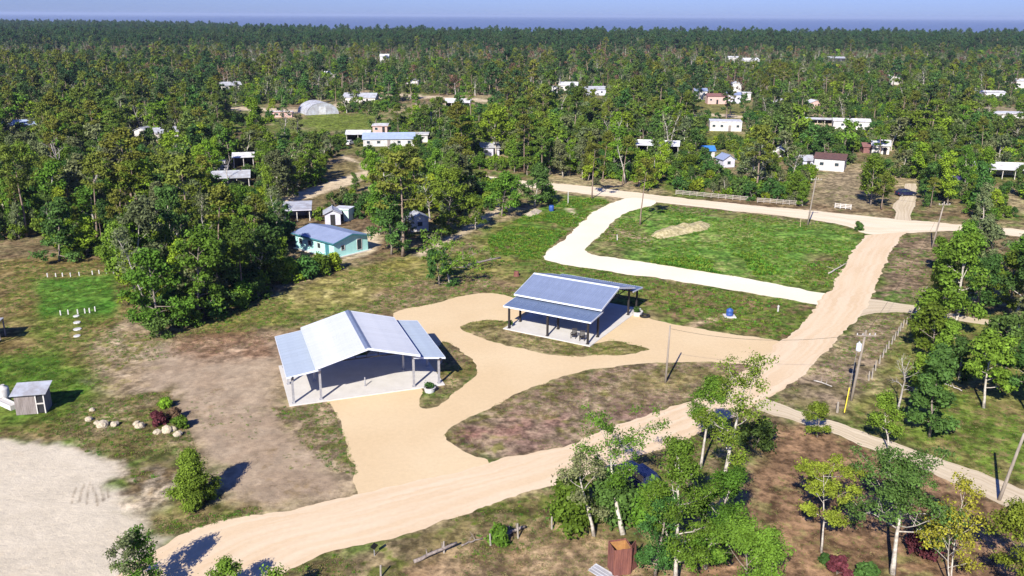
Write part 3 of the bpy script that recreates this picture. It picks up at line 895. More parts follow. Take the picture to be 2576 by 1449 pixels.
def grow(seed, h, spread, clear=.35, limbs=12, twigs=4, n=60, cr_=.8, leaf=.28, r0=.2, lean=(0, 0), prof='round', el=(15, 65), wob=.12, flat=.7, lead=.92, up=.05, stems=1):
    r = np.random.default_rng(seed)
    mb = MB()
    cen, rad = [], []
    for st in range(stems):
        d0 = np.array([lean[0], lean[1], 1.0])
        base = np.zeros(3)
        if stems > 1:
            a = 2 * math.pi * st / stems + r.random()
            d0 = d0 + np.array([math.cos(a), math.sin(a), 0]) * .35
            base = np.array([math.cos(a), math.sin(a), 0]) * r0 * 1.2
        d0 /= np.linalg.norm(d0)
        hh = h * (1 if st == 0 else r.uniform(.75, .95))
        tr = path(base, d0, hh * lead, 7, wob * .55, up * .6, r)
        rr = [r0 * (1.25 if i == 0 else 1) * (1 - .82 * i / 7) for i in range(8)]
        mb.tube(tr, rr, 6)
        cen.append(tr[-1]); rad.append(cr_ * .8)
        for i in range(limbs):
            q = (i + .5 * r.random()) / limbs
            t = clear + (1 - clear) * q * .97
            s = along(tr, t)
            az = i * 2.399 + r.normal() * .4
            e = R(el[0] + (el[1] - el[0]) * q + r.normal() * 9)
            ln = spread * PROF[prof](q) * r.uniform(.7, 1.1)
            d = np.array([math.cos(az) * math.cos(e), math.sin(az) * math.cos(e), math.sin(e)])
            lp = path(s, d, ln, 4, wob, up, r)
            lr = max(r0 * (1 - .82 * t) * .55, .02)
            mb.tube(lp, [lr, lr * .8, lr * .6, lr * .42, lr * .25], 4, False)
            cen.append(lp[-1]); rad.append(cr_)
            for k in range(twigs):
                u = .35 + .6 * (k + r.random()) / max(twigs, 1)
                s2 = along(lp, min(u, .98))
                d2 = (lp[-1] - lp[0]) / ln + r.normal(size=3) * .75
                d2[2] = d2[2] * .7 + .15
                d2 /= np.linalg.norm(d2)
                tp = path(s2, d2, ln * r.uniform(.22, .42), 2, wob, up, r)
                mb.tube(tp, [lr * .4, lr * .28, lr * .15], 3, False)
                cen.append(tp[-1]); rad.append(cr_ * r.uniform(.6, 1.05))
    lv = leaves(cen, rad, n, leaf, r, flat) if n else None
    return mb, lv

class Proto:
    pass

def proto(kind, name, bark, leaf_m, *a, **k):
    p = Proto()
    p.kind, p.name = kind, name
    mb, lv = grow(*a, **k)
    p.trunk = mesh_from(name + '_trunk', mb.v, mb.f, True)
    p.trunk.materials.append(M[bark])
    p.crown = None
    if lv:
        p.crown = quads_mesh(name + '_crown', lv[0], lv[1], lv[2])
        p.crown.materials.append(M[leaf_m])
    p.h = a[1]
    p.w = a[2]
    return p

def plant(p, loc, rz, s, label, group, cat='tree', sx=None, name=None):
    root = bpy.data.objects.new(name or p.kind, None)
    COL.objects.link(root)
    root.empty_display_size = .5
    root.location = loc
    root.rotation_euler = (0, 0, rz)
    root.scale = (sx or s, sx or s, s)
    tag(root, label, cat, group)
    t = bpy.data.objects.new('trunk', p.trunk)
    COL.objects.link(t)
    t.parent = root
    if p.crown:
        c = bpy.data.objects.new('crown', p.crown)
        COL.objects.link(c)
        c.parent = root
    return root

PB, PP, PD, PS = [], [], [], []
bl = [('leaf', 8.0, 2.3, 'round', .16), ('leaf_bright', 7.0, 2.2, 'round', .2), ('leaf_dark', 8.5, 2.4, 'round', .15), ('leaf', 9.5, 1.9, 'pine', .3), ('leaf_dark', 7.5, 2.0, 'cone', .12), ('leaf_bright', 8.5, 2.6, 'flat', .35), ('leaf_grey', 8.0, 2.4, 'round', .25), ('leaf', 6.0, 2.2, 'flat', .2), ('leaf_bright', 9.5, 2.0, 'round', .25), ('leaf_grey', 9.0, 1.8, 'pine', .3)]
for i, (m_, h_, w_, pf_, cl_) in enumerate(bl):
    PB.append(proto('broadleaf_tree', f'broadleaf{i}', 'bark' if i % 3 else 'bark_white', m_, 100 + i, h_, w_, clear=cl_ * .55, limbs=16, twigs=4, n=58, cr_=.64, leaf=.165, r0=.16, prof=pf_, el=(12, 74), wob=.19))
for i, (h_, w_, cl_, m_) in enumerate([(12.0, 2.1, .58, 'leaf_pine'), (11.0, 2.4, .5, 'leaf_pine'), (13.0, 1.8, .66, 'leaf_pine'), (10.0, 2.2, .45, 'leaf')]):
    PP.append(proto('pine_tree', f'pine{i}', 'bark_pine', m_, 200 + i, h_, w_, clear=cl_, limbs=13, twigs=3, n=55, cr_=.62, leaf=.17, r0=.16, prof='pine', el=(-5, 55), wob=.07, flat=.55, lead=.97))
for i, (h_, w_, n_) in enumerate([(7.5, 2.4, 5), (8.5, 2.2, 0), (6.5, 2.6, 9), (9.5, 1.6, 3)]):
    PD.append(proto('bare_tree', f'bare{i}', 'bark_dead', 'leaf_grey', 300 + i, h_, w_, clear=.3, limbs=11, twigs=5, n=n_, cr_=.6, leaf=.2, r0=.17, el=(15, 70), wob=.16))
for i, (m_, h_, w_) in enumerate([('leaf', 1.8, 1.1), ('leaf_bright', 1.5, 1.2), ('leaf_dark', 2.4, 1.2), ('leaf_grey', 1.6, 1.2)]):
    PS.append(proto('shrub', f'shrub{i}', 'bark', m_, 400 + i, h_, w_, clear=.05, limbs=9, twigs=3, n=38, cr_=.45, leaf=.15, r0=.05, el=(15, 70), flat=.8))

# low-detail copies for the far-off wood
far_col = bpy.data.collections.new('far_tree_kinds')
FAR_KINDS = []
def far_kind(i, bark, lm, *a, **k):
    mb, lv = grow(*a, **k)
    nv = len(mb.v)
    me = bpy.data.meshes.new(f'fk{i:02d}')
    faces = mb.f + [tuple(nv + 4 * q + j for j in range(4)) for q in range(lv[1])]
    me.from_pydata(mb.v + [tuple(x) for x in lv[0]], [], faces)
    at = me.attributes.new('tint', 'FLOAT', 'FACE')
    at.data.foreach_set('value', np.concatenate([np.ones(len(mb.f)), lv[2]]).astype(np.float32))
    me.polygons.foreach_set('material_index', [0] * len(mb.f) + [1] * lv[1])
    me.materials.append(M[bark])
    me.materials.append(M[lm])
    me.update()
    o = bpy.data.objects.new(f'fk{i:02d}', me)
    far_col.objects.link(o)
    FAR_KINDS.append(o)
far_kind(0, 'bark', 'leaf', 500, 8.0, 2.5, clear=.2, limbs=11, twigs=3, n=24, cr_=.75, leaf=.3, r0=.17, wob=.18)
far_kind(1, 'bark', 'leaf_far', 501, 8.5, 2.7, clear=.2, limbs=11, twigs=3, n=24, cr_=.8, leaf=.3, r0=.17, wob=.18)
far_kind(2, 'bark_white', 'leaf_grey', 502, 8.0, 2.3, clear=.25, limbs=11, twigs=3, n=18, cr_=.75, leaf=.28, r0=.17, wob=.18)
far_kind(3, 'bark_white', 'leaf_bright', 503, 7.5, 2.4, clear=.2, limbs=11, twigs=3, n=22, cr_=.75, leaf=.28, r0=.17, wob=.18)
far_kind(4, 'bark_pine', 'leaf_pine', 504, 12.5, 2.0, clear=.55, limbs=12, twigs=2, n=22, cr_=.65, leaf=.27, r0=.2, prof='pine', el=(-5, 55), wob=.08, flat=.55, lead=.97)
far_kind(5, 'bark_pine', 'leaf_far_pine', 505, 13.0, 2.6, clear=.42, limbs=13, twigs=2, n=26, cr_=.85, leaf=.32, r0=.22, prof='pine', el=(-5, 55), wob=.08, flat=.6, lead=.97)
far_kind(6, 'bark_pine', 'leaf_far_pine', 506, 10.5, 2.6, clear=.35, limbs=13, twigs=2, n=26, cr_=.85, leaf=.32, r0=.22, prof='pine', el=(-5, 60), wob=.08, flat=.6, lead=.97)
far_kind(7, 'bark_dead', 'leaf_grey', 507, 9.0, 2.0, clear=.35, limbs=10, twigs=4, n=4, cr_=.7, leaf=.26, r0=.22, wob=.16)
far_kind(8, 'bark_dead', 'leaf_brown', 508, 7.5, 2.2, clear=.3, limbs=10, twigs=4, n=9, cr_=.7, leaf=.26, r0=.18, wob=.16)
far_kind(9, 'bark', 'leaf_grey', 509, 2.4, 1.9, clear=.05, limbs=8, twigs=2, n=20, cr_=.6, leaf=.25, r0=.07)

def instancer(name, pts, rz, sc, ki, coll, label):
    me = bpy.data.meshes.new(name)
    n = len(pts)
    me.vertices.add(n)
    me.vertices.foreach_set('co', np.asarray(pts, np.float32).ravel())
    for nm, ty, dat in (('rz', 'FLOAT', rz), ('sc', 'FLOAT', sc), ('ki', 'INT', ki)):
        a = me.attributes.new(nm, ty, 'POINT')
        a.data.foreach_set('value', np.asarray(dat, np.int32 if ty == 'INT' else np.float32))
    me.update()
    o = link(name, me)
    ng = bpy.data.node_groups.new(name, 'GeometryNodeTree')
    ng.interface.new_socket('Geometry', in_out='INPUT', socket_type='NodeSocketGeometry')
    ng.interface.new_socket('Geometry', in_out='OUTPUT', socket_type='NodeSocketGeometry')
    gi, go = ng.nodes.new('NodeGroupInput'), ng.nodes.new('NodeGroupOutput')
    ip = ng.nodes.new('GeometryNodeInstanceOnPoints')
    ci = ng.nodes.new('GeometryNodeCollectionInfo')
    ci.inputs['Collection'].default_value = coll
    ci.inputs['Separate Children'].default_value = True
    ci.inputs['Reset Children'].default_value = True
    ip.inputs['Pick Instance'].default_value = True
    def att(nm, ty):
        a = ng.nodes.new('GeometryNodeInputNamedAttribute')
        a.data_type = ty
        a.inputs['Name'].default_value = nm
        return a.outputs['Attribute']
    cx = ng.nodes.new('ShaderNodeCombineXYZ')
    ng.links.new(att('rz', 'FLOAT'), cx.inputs['Z'])
    ng.links.new(gi.outputs[0], ip.inputs['Points'])
    ng.links.new(ci.outputs[0], ip.inputs['Instance'])
    ng.links.new(att('ki', 'INT'), ip.inputs['Instance Index'])
    ng.links.new(cx.outputs[0], ip.inputs['Rotation'])
    ng.links.new(att('sc', 'FLOAT'), ip.inputs['Scale'])
    ng.links.new(ip.outputs[0], go.inputs[0])
    md = o.modifiers.new('scatter', 'NODES')
    md.node_group = ng
    return tag(o, label, None, kind='stuff')

# ------------------------------------------------------------------ houses
HOUSE_BOX = []       # what the photograph shows of each house: x0, y0, x1, y1, distance

def add_windows(root, spots, ww, wh_, zc, mat='glass', frame='white'):
    """spots: (origin, along-vector, outward-vector)"""
    for o, a, nrm in spots:
        mb = MB()
        def bar(s0, s1, z0, z1, d, th):
            p = o + a * s0; q = o + a * s1
            m = (p + q) / 2
            L_ = (q - p).length
            A = a; N = nrm
            v = []
            for zz in (z0, z1):
                for (ss_, dd) in ((-L_ / 2, d), (L_ / 2, d), (L_ / 2, d + th), (-L_ / 2, d + th)):
                    w = m + A * ss_ + N * dd
                    v.append((w.x, w.y, zc + zz))
            mb.add(v, [(0, 3, 2, 1), (4, 5, 6, 7), (0, 1, 5, 4), (1, 2, 6, 5), (2, 3, 7, 6), (3, 0, 4, 7)])
        bar(-ww / 2, ww / 2, -wh_ / 2, -wh_ / 2 + .08, .005, .06)
        bar(-ww / 2, ww / 2, wh_ / 2 - .08, wh_ / 2, .005, .06)
        bar(-ww / 2, -ww / 2 + .08, -wh_ / 2 + .08, wh_ / 2 - .08, .005, .058)
        bar(ww / 2 - .08, ww / 2, -wh_ / 2 + .08, wh_ / 2 - .08, .005, .058)
        w = mb.build('window', frame, root)
        mb = MB()
        bar(-ww / 2 + .08, ww / 2 - .08, -wh_ / 2 + .08, wh_ / 2 - .08, .004, .02)
        mb.build('pane', mat, w)

def house(label, x0, x1, yb, depth, wh, rh=.9, yaw=0, wall='white', roof='tin', style='gable', ridge='x', win=2, door=True, over=.35, cat='house', name='house', open_front=False, wmat='glass', width=None, group=None):
    c = G((x0 + x1) / 2, yb)
    w = width or (x1 - x0) * mpp(c) / max(math.cos(R(yaw)), .6)
    base_az = -math.atan2(c.x, c.y)          # face roughly towards the road side
    root = empty(name, c, R(yaw) + base_az * .35, label, cat, group)
    hw = w / 2
    mb = MB()
    if style == 'quonset':
        n = 18
        prof = [(math.cos(math.pi * i / n), math.sin(math.pi * i / n)) for i in range(n + 1)]
        v = []
        for Y in (0, depth):
            v += [(p[0] * hw, Y, p[1] * wh) for p in prof]
        mb.add(v, [(i, n + 1 + i, n + 2 + i, i + 1) for i in range(n)])
        mb.build('roof', roof, root, smooth=True)
        for Y in (.05, depth - .05):
            MB().add([(p[0] * hw, Y, p[1] * wh) for p in prof], [tuple(range(n + 1)) if Y > 1 else tuple(reversed(range(n + 1)))]).build('end_wall', wall, root)
        for k in range(int(depth / 1.3) + 1):
            MB().tube([(p[0] * (hw + .02), k * 1.3, p[1] * (wh + .02)) for p in prof], .05, 4, False).build('roof_rib', roof, root)
        MB().box(-1.4, 1.4, -.03, .04, .02, 3.0).build('door', 'tin_white', root)
    else:
        t = .14
        if open_front:
            mb.box(-hw, hw, depth - t, depth, 0, wh)
            mb.box(-hw, -hw + t, depth * .35, depth - t, 0, wh)
            mb.box(hw - t, hw, depth * .35, depth - t, 0, wh)
            mb.build('wall', wall, root)
            npost = max(3, int(w / 2.6) + 1)
            for k in range(npost):
                X = -hw + .1 + (w - .2) * k / (npost - 1)
                MB().box(X - .07, X + .07, .05, .19, 0, wh).build('post', 'offwhite', root)
        else:
            mb.box(-hw, hw, 0, t, 0, wh)
            mb.box(-hw, hw, depth - t, depth, 0, wh)
            mb.box(-hw, -hw + t, t, depth - t, 0, wh)
            mb.box(hw - t, hw, t, depth - t, 0, wh)
            if style == 'gable':
                if ridge == 'x':
                    for X in (-hw, hw - t):
                        mb.add([(X, .002, wh), (X + t, .002, wh), (X, depth - .002, wh), (X + t, depth - .002, wh), (X, depth / 2, wh + rh - .05), (X + t, depth / 2, wh + rh - .05)], [(0, 4, 2), (1, 3, 5), (0, 1, 5, 4), (2, 4, 5, 3), (0, 2, 3, 1)])
                else:
                    for Y in (0, depth - t):
                        mb.add([(-hw + .002, Y, wh), (-hw + .002, Y + t, wh), (hw - .002, Y, wh), (hw - .002, Y + t, wh), (0, Y, wh + rh - .05), (0, Y + t, wh + rh - .05)], [(0, 2, 4), (1, 5, 3), (0, 4, 5, 1), (2, 3, 5, 4), (0, 1, 3, 2)])
            mb.build('wall', wall, root)
        o_ = over
        z0 = wh + .02
        if style == 'gable':
            if ridge == 'x':
                k = rh / (depth / 2)
                MB().slab((-hw - o_, -o_, z0 - o_ * k), (hw + o_, -o_, z0 - o_ * k), (hw + o_, depth / 2, z0 + rh), (-hw - o_, depth / 2, z0 + rh), .09).build('roof_slope', roof, root)
                MB().slab((hw + o_, depth + o_, z0 - o_ * k), (-hw - o_, depth + o_, z0 - o_ * k), (-hw - o_, depth / 2 + .003, z0 + rh), (hw + o_, depth / 2 + .003, z0 + rh), .09).build('roof_slope', roof, root)
                MB().tube([(-hw - o_, depth / 2, z0 + rh + .03), (hw + o_, depth / 2, z0 + rh + .03)], .09, 6).build('ridge_cap', roof, root)
            else:
                k = rh / hw
                MB().slab((-hw - o_, depth + o_, z0 - o_ * k), (-hw - o_, -o_, z0 - o_ * k), (0, -o_, z0 + rh), (0, depth + o_, z0 + rh), .09).build('roof_slope', roof, root)
                MB().slab((hw + o_, -o_, z0 - o_ * k), (hw + o_, depth + o_, z0 - o_ * k), (.003, depth + o_, z0 + rh), (.003, -o_, z0 + rh), .09).build('roof_slope', roof, root)
                MB().tube([(0, -o_, z0 + rh + .03), (0, depth + o_, z0 + rh + .03)], .09, 6).build('ridge_cap', roof, root)
        elif style == 'shed':      # low at the front
            MB().slab((-hw - o_, -o_, z0), (hw + o_, -o_, z0), (hw + o_, depth + o_, z0 + rh), (-hw - o_, depth + o_, z0 + rh), .09).build('roof_slope', roof, root)
            MB().box(-hw - o_ - .02, hw + o_ + .02, -o_ - .04, -o_, z0 - .16, z0 + .01).build('fascia', wall, root)
        else:                      # nearly flat
            MB().box(-hw - o_, hw + o_, -o_, depth + o_, z0, z0 + .12).build('roof_slope', roof, root)
            MB().box(-hw - o_ - .03, hw + o_ + .03, -o_ - .04, -o_, z0 - .08, z0 + .15).build('fascia', wall, root)
        if not open_front:
            spots = []
            A, N = Vector((1, 0, 0)), Vector((0, -1, 0))
            slots = win + (1 if door else 0)
            for k in range(slots):
                X = -hw + w * (k + .5) / slots
                if door and k == slots // 2:
                    MB().box(X - .45, X + .45, -.05, -.004, .03, min(2.0, wh - .25)).build('door', 'dark' if wall != 'white' else 'wood_grey', root)
                else:
                    spots.append((Vector((X, 0, 0)), A, N))
            add_windows(root, spots, min(1.1, w / max(slots, 1) * .6), .95, wh * .55, wmat)
    ytop = PX([(c.x, c.y + depth / 2, wh + (rh if style != 'quonset' else 0))])[0][0, 1]
    HOUSE_BOX.append((x0 - 2, ytop, x1 + 2, yb - 3, c.y))
    return root

# ------------------------------------------------------------------ the two open pavilions
def panel_mesh(name, y0, pw, xa, za, xb, zb):
    """one ribbed roofing sheet running from (xa, za) at the top to (xb, zb) at the eave"""
    prof = []
    for i in range(3):
        y = y0 + i * pw / 3
        prof += [(y, 0), (y + .03, .03), (y + .075, .03), (y + .105, 0)]
    prof.append((y0 + pw, 0))
    v, f = [], []
    for y, dz in prof:
        v += [(xa, y, za + dz), (xb, y, zb + dz)]
    up = xb > xa
    for i in range(len(prof) - 1):
        q = (2 * i, 2 * i + 1, 2 * i + 3, 2 * i + 2)
        f.append(q if up else q[::-1])
    return mesh_from(name, v, f)

def pavilion(label, x, y, yaw, L, wm, he, hr, a, ha, s0, s1, pm_, pa, pf, roof, roof2, trim, post, strut, cap):
    root = empty('pavilion', (x, y, 0), yaw - math.pi / 2, label, 'pavilion')
    yb = L - pf
    MB().box(-pa - .5, pa + .5, pf - .55, yb + .6, -.1, .10).build('floor_slab', 'concrete', root, bevel=.02)
    rows = [pf, L / 2, yb]
    for Y in rows:
        for X in (-pa, -pm_, pm_, pa):
            top = (ha if abs(X) == pa else he) - .1 + (.1 if abs(X) == pa else .1)
            p = MB().box(X - .11, X + .11, Y - .11, Y + .11, .10, top - .05).build('post', post, root)
            MB().box(X - .19, X + .19, Y - .19, Y + .19, .101, .14).build('base_plate', post, p)
    for X, z in ((-pm_, he - .14), (pm_, he - .14), (-pa, ha - .05), (pa, ha - .05)):
        MB().box(X - .09, X + .09, .25, L - .25, z - .12, z + .1).build('eave_beam', strut, root)
    k = (hr - he) / wm
    for Y in rows:
        t = MB()
        for s in (-1, 1):
            t.tube([(s * pm_, Y, he - .02), (0, Y, hr - .22)], .09, 4)
        t.tube([(-pm_, Y, he + .0), (pm_, Y, he + .0)], .07, 4)
        for xx in (-2.6, -1.2, 0, 1.2, 2.6):
            t.tube([(xx, Y, he), (xx, Y, hr - .2 - abs(xx) * k)], .05, 4)
        t.build('truss', strut, root)
    npan = int(round(L / .9))
    pw = L / npan
    for s in (-1, 1):
        # underside purlins and edge trim belong to the slope, the sheets are its pieces
        b = MB()
        for q in (.12, .38, .64, .9):
            X, Z = s * wm * q, hr - (hr - he) * q - .09
            b.box(X - .05, X + .05, .1, L - .1, Z - .05, Z + .03)
        slope = b.build('roof_slope', strut, root)
        fa = MB()
        for Y0, Y1 in ((-.05, -.005), (L + .005, L + .05)):
            c = [(0, Y0, hr + .05), (s * wm, Y0, he + .05), (s * wm, Y0, he - .2), (0, Y0, hr - .2)]
            d = [(p[0], Y1, p[2]) for p in c]
            MB().add(c + d, [(0, 1, 2, 3), (7, 6, 5, 4), (0, 4, 5, 1), (1, 5, 6, 2), (2, 6, 7, 3), (3, 7, 4, 0)]).build('gable_trim', trim, slope)
        MB().box(*sorted((s * (wm + .005), s * (wm + .05))), -.05, L + .05, he - .18, he + .035).build('eave_trim', trim, slope)
        me = panel_mesh('roof_panel', 0, pw, 0, hr + .02, s * wm, he + .02)
        for i in range(npan):
            o = link('roof_panel', me, roof, slope)
            o.location = (0, i * pw, random.uniform(-.004, .004))
        # lean-to roof
        xi = s * (pm_ - .1)
        kz = (he - .42 - ha) / (a - abs(xi))
        y0, y1 = s0, L - s1
        b = MB()
        for q in (.1, .5, .9):
            X = xi + (s * a - xi) * q
            Z = he - .42 + (ha - he + .42) * q - .09
            b.box(X - .05, X + .05, y0 + .1, y1 - .1, Z - .05, Z + .03)
        lean = b.build('lean_to_roof', strut, root)
        MB().box(*sorted((s * (a + .005), s * (a + .05))), y0 - .05, y1 + .05, ha - .16, ha + .035).build('eave_trim', trim, lean)
        fa = MB()
        for Y0, Y1 in ((y0 - .05, y0 - .005), (y1 + .005, y1 + .05)):
            c = [(xi, Y0, he - .38), (s * a, Y0, ha + .04), (s * a, Y0, ha - .14), (xi, Y0, he - .56)]
            d = [(p[0], Y1, p[2]) for p in c]
            MB().add(c + d, [(0, 1, 2, 3), (7, 6, 5, 4), (0, 4, 5, 1), (1, 5, 6, 2), (2, 6, 7, 3), (3, 7, 4, 0)]).build('end_trim', trim, lean)
        nl = int(round((y1 - y0) / .9))
        pl = (y1 - y0) / nl
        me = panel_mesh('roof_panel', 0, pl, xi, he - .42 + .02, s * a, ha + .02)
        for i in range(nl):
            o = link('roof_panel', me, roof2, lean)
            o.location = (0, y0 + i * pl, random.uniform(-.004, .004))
    rc = MB()
    rc.slab((-.32, L + .06, hr + .06 - .32 * k), (-.32, -.06, hr + .06 - .32 * k), (0, -.06, hr + .075), (0, L + .06, hr + .075), .015)
    rc.slab((.32, -.06, hr + .06 - .32 * k), (.32, L + .06, hr + .06 - .32 * k), (.002, L + .06, hr + .075), (.002, -.06, hr + .075), .015)
    rc.build('ridge_cap', cap, root)
    return root

pavilion('open pavilion with white metal gable roof and two lean-to wings, nearest the main road',
         -14.633, 82.523, 1.919, 12.444, 5.355, 4.091, 5.556, 8.223, 3.217, .598, -.433, 4.905, 7.672, 1.173, 'roof_white', 'roof_white_lean', 'trim_white', 'steel', 'dark_post', 'cap_shade_blue')
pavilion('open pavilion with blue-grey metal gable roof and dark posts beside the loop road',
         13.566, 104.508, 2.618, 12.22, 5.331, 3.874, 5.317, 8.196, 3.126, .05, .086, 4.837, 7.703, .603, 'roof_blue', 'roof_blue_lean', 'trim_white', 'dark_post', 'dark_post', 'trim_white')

# ------------------------------------------------------------------ small things around the pavilions
def chair(label, px, py, rz):
    c = G(px, py); c.z = .10
    r = empty('chair', c, rz, label, 'chair', 'dark chairs under the far pavilion')
    MB().box(-.3, .3, -.28, .28, .40, .45).build('seat', 'dark_post', r)
    for i in range(5):
        X = -.26 + i * .13
        MB().slab((X - .05, .26, .46), (X + .05, .26, .46), (X + .05, .40, 1.16), (X - .05, .40, 1.16), .025).build('back_slat', 'dark_post', r)
    for X in (-.29, .29):
        for Y in (-.26, .27):
            MB().box(X - .03, X + .03, Y - .03, Y + .03, 0, .64 if Y < 0 else .40).build('leg', 'dark_post', r)
        MB().box(X - .05, X + .05, -.32, .33, .64, .68).build('armrest', 'dark_post', r)
    return r
chair('dark slatted armchair on the far pavilion slab, left of the pair', 1443, 852, R(-20))
chair('dark slatted armchair on the far pavilion slab, right of the pair by the corner post', 1464, 858, R(-10))

def planter(label, px, py, r_, h_, seed, leafm='leaf_dark', z=0):
    c = G(px, py); c.z = z
    r = empty('planter', c, 0, label, 'planter', 'white tub planters')
    MB().lathe([(r_ * .85, 0), (r_, h_ * .9), (r_ * 1.08, h_ * .92), (r_ * 1.08, h_), (r_ * .93, h_), (r_ * .9, h_ * .85)], 20).build('tub', 'white', r, smooth=False)
    MB().lathe([(r_ * .9, h_ * .84), (r_ * .5, h_ * .86)], 14).build('soil', 'dark', r)
    g = np.random.default_rng(seed)
    cen = [np.array([g.uniform(-.5, .5) * r_, g.uniform(-.5, .5) * r_, h_ + g.uniform(.1, .45)]) for _ in range(7)]
    v, n, t = leaves(cen, [.28] * 7, 26, .13, g, .9)
    link('foliage', quads_mesh('foliage', v, n, t), leafm, r)
planter('white tub planter with dark shrub beside the near pavilion right corner', 1081, 985, .62, .55, 1)
planter('white tub planter beside the far pavilion right rear corner', 1603, 793, .7, .6, 2)
planter('small white tub planter at the foot of the far pavilion left post', 1283, 823, .3, .35, 3)

def tyre(label, px, py):
    c = G(px, py)
    mb = MB()
    n, m = 18, 8
    v, f = [], []
    for i in range(n):
        a = 2 * math.pi * i / n
        for j in range(m):
            b = 2 * math.pi * j / m
            rr = .55 + .17 * math.cos(b)
            v.append((rr * math.cos(a), rr * math.sin(a), .15 + .15 * math.sin(b)))
    for i in range(n):
        for j in range(m):
            f.append((i * m + j, ((i + 1) % n) * m + j, ((i + 1) % n) * m + (j + 1) % m, i * m + (j + 1) % m))
    mb.add(v, f)
    tag(mb.build('tyre', 'rubber', None, c, smooth=True), label, 'tyre')
tyre('old tyre ring lying by the tub at the far pavilion', 1622, 797)

c = G(918.8, 973); c.z = .10
r = empty('bollard', c, 0, 'short grey post standing alone on the near pavilion slab', 'post')
MB().lathe([(.07, 0), (.07, .95), (.05, 1.0)], 10).build('shaft', 'steel', r)
MB().lathe([(.13, .002), (.13, .04)], 10).build('base', 'steel', r)

c = G(1835, 796)
r = empty('water_tank', c, 0, 'blue plastic barrel tank on a white pad right of the far pavilion', 'tank')
MB().lathe([(.4, .12), (.46, .2), (.46, .5), (.43, .53), (.46, .57), (.46, .88), (.4, 1.0), (.18, 1.08), (.18, 1.15)], 18).build('body', 'blue_plastic', r, smooth=True)
MB().box(-.75, .75, -.75, .75, 0, .12).build('pad', 'concrete', r)
c = G(1387, 531)
r = empty('barrel', c, 0, 'blue plastic barrel on the weedy strip left of the loop road', 'barrel')
MB().lathe([(.45, 0), (.52, .15), (.52, 1.0), (.45, 1.15)], 16).build('body', 'blue_plastic', r, smooth=True)
MB().lathe([(.4, 1.151), (.4, 1.2)], 16).build('lid', 'blue_plastic', r)
c = G(1957, 784)
r = empty('standpipe', c, 0, 'white stub pipe standing in the plot beside the main road', 'pipe')
MB().lathe([(.11, 0), (.11, .85), (.08, .9)], 10).build('pipe', 'white', r)
MB().lathe([(.16, .7), (.16, .78)], 10).build('collar', 'white', r)
c = G(1299, 694)
r = empty('tree_stump', c, 0, 'dark brown stump on bare ground left of the far pavilion', 'stump')
MB().lathe([(.48, 0), (.4, .2), (.38, .6), (.34, .72), (.1, .7)], 12).build('stump', 'wood_red', r)

def mound(name, label, pts, h, mat, seed, cat):
    p = gpoly(pts)
    P = np.array(p)
    n = 40
    xs_ = np.linspace(P[:, 0].min() - .5, P[:, 0].max() + .5, n)
    ys_ = np.linspace(P[:, 1].min() - .5, P[:, 1].max() + .5, n)
    Xg, Yg = np.meshgrid(xs_, ys_)
    d = sdist(Xg.ravel(), Yg.ravel(), p)
    hh = np.clip(d / 1.6, -.3, 1) * h * (.35 + 1.2 * fbm(Xg.ravel(), Yg.ravel(), 1.6, 4, seed)) - .02
    v = list(zip(Xg.ravel(), Yg.ravel(), np.maximum(hh, -.2)))
    f = [(j * n + i, j * n + i + 1, (j + 1) * n + i + 1, (j + 1) * n + i) for j in range(n - 1) for i in range(n - 1)]
    c0 = Vector((P[:, 0].mean(), P[:, 1].mean(), 0))
    v = [(a - c0.x, b - c0.y, z) for a, b, z in v]
    tag(link(name, mesh_from(name, v, f, True), mat, None, c0), label, cat)
mound('dirt_mound', 'low buff spoil heap in the middle of the grass lot', [(1635, 594), (1650, 580), (1700, 568), (1760, 560), (1790, 566), (1780, 578), (1720, 590), (1660, 602)], .8, 'rock_mound', 5, 'heap')
mound('gravel_heap', 'grey gravel hump by the trees left of the loop road', [(1318, 538), (1340, 528), (1365, 530), (1350, 542), (1325, 546)], .9, 'rock', 9, 'heap')

# ------------------------------------------------------------------ left lawn: shed, markers, rocks
def plank_wall(root, name, p0, p1, z0, z1, n, mat, th=.03, skip=()):
    p0, p1 = Vector(p0), Vector(p1)
    a = (p1 - p0) / n
    nr = Vector((a.y, -a.x, 0)).normalized()
    for i in range(n):
        if i in skip: continue
        q, w = p0 + a * (i + .03), p0 + a * (i + .97)
        off = nr * random.uniform(0, .012)
        zt = z1 + random.uniform(-.02, .02)
        v = [q + off, w + off, w + nr * th + off, q + nr * th + off]
        MB().add([(k.x, k.y, z0) for k in v] + [(k.x, k.y, zt) for k in v], [(0, 1, 2, 3), (7, 6, 5, 4), (0, 4, 5, 1), (1, 5, 6, 2), (2, 6, 7, 3), (3, 7, 4, 0)][::1]).build(name, mat, root)

c = G(80, 1042)
r = empty('garden_shed', c, R(12), 'small grey plank shed with pale metal roof on the left lawn', 'shed')
W2, D2, H2 = 1.35, 1.9, 2.15
MB().box(-W2 + .05, W2 - .05, .05, D2 - .05, .05, H2 - .1).build('frame', 'dark', r)  # solid block behind the planks, doorway shade put into its colour
plank_wall(r, 'plank', (-W2, 0, 0), (W2 * .35, 0, 0), .02, H2, 11, 'wood_grey')
plank_wall(r, 'plank', (W2, 0.0, 0), (W2, D2, 0), .02, H2, 11, 'wood_grey')
plank_wall(r, 'plank', (-W2, D2, 0), (-W2, 0, 0), .02, H2, 11, 'wood_grey')
dr = MB()
dr.box(W2 * .37, W2 * .45, -.05, .04, .02, H2).box(W2 * .92, W2, -.05, .04, .02, H2).box(W2 * .45, W2 * .92, -.05, .04, 1.02, 1.14).box(W2 * .45, W2 * .92, -.05, .04, H2 - .12, H2)
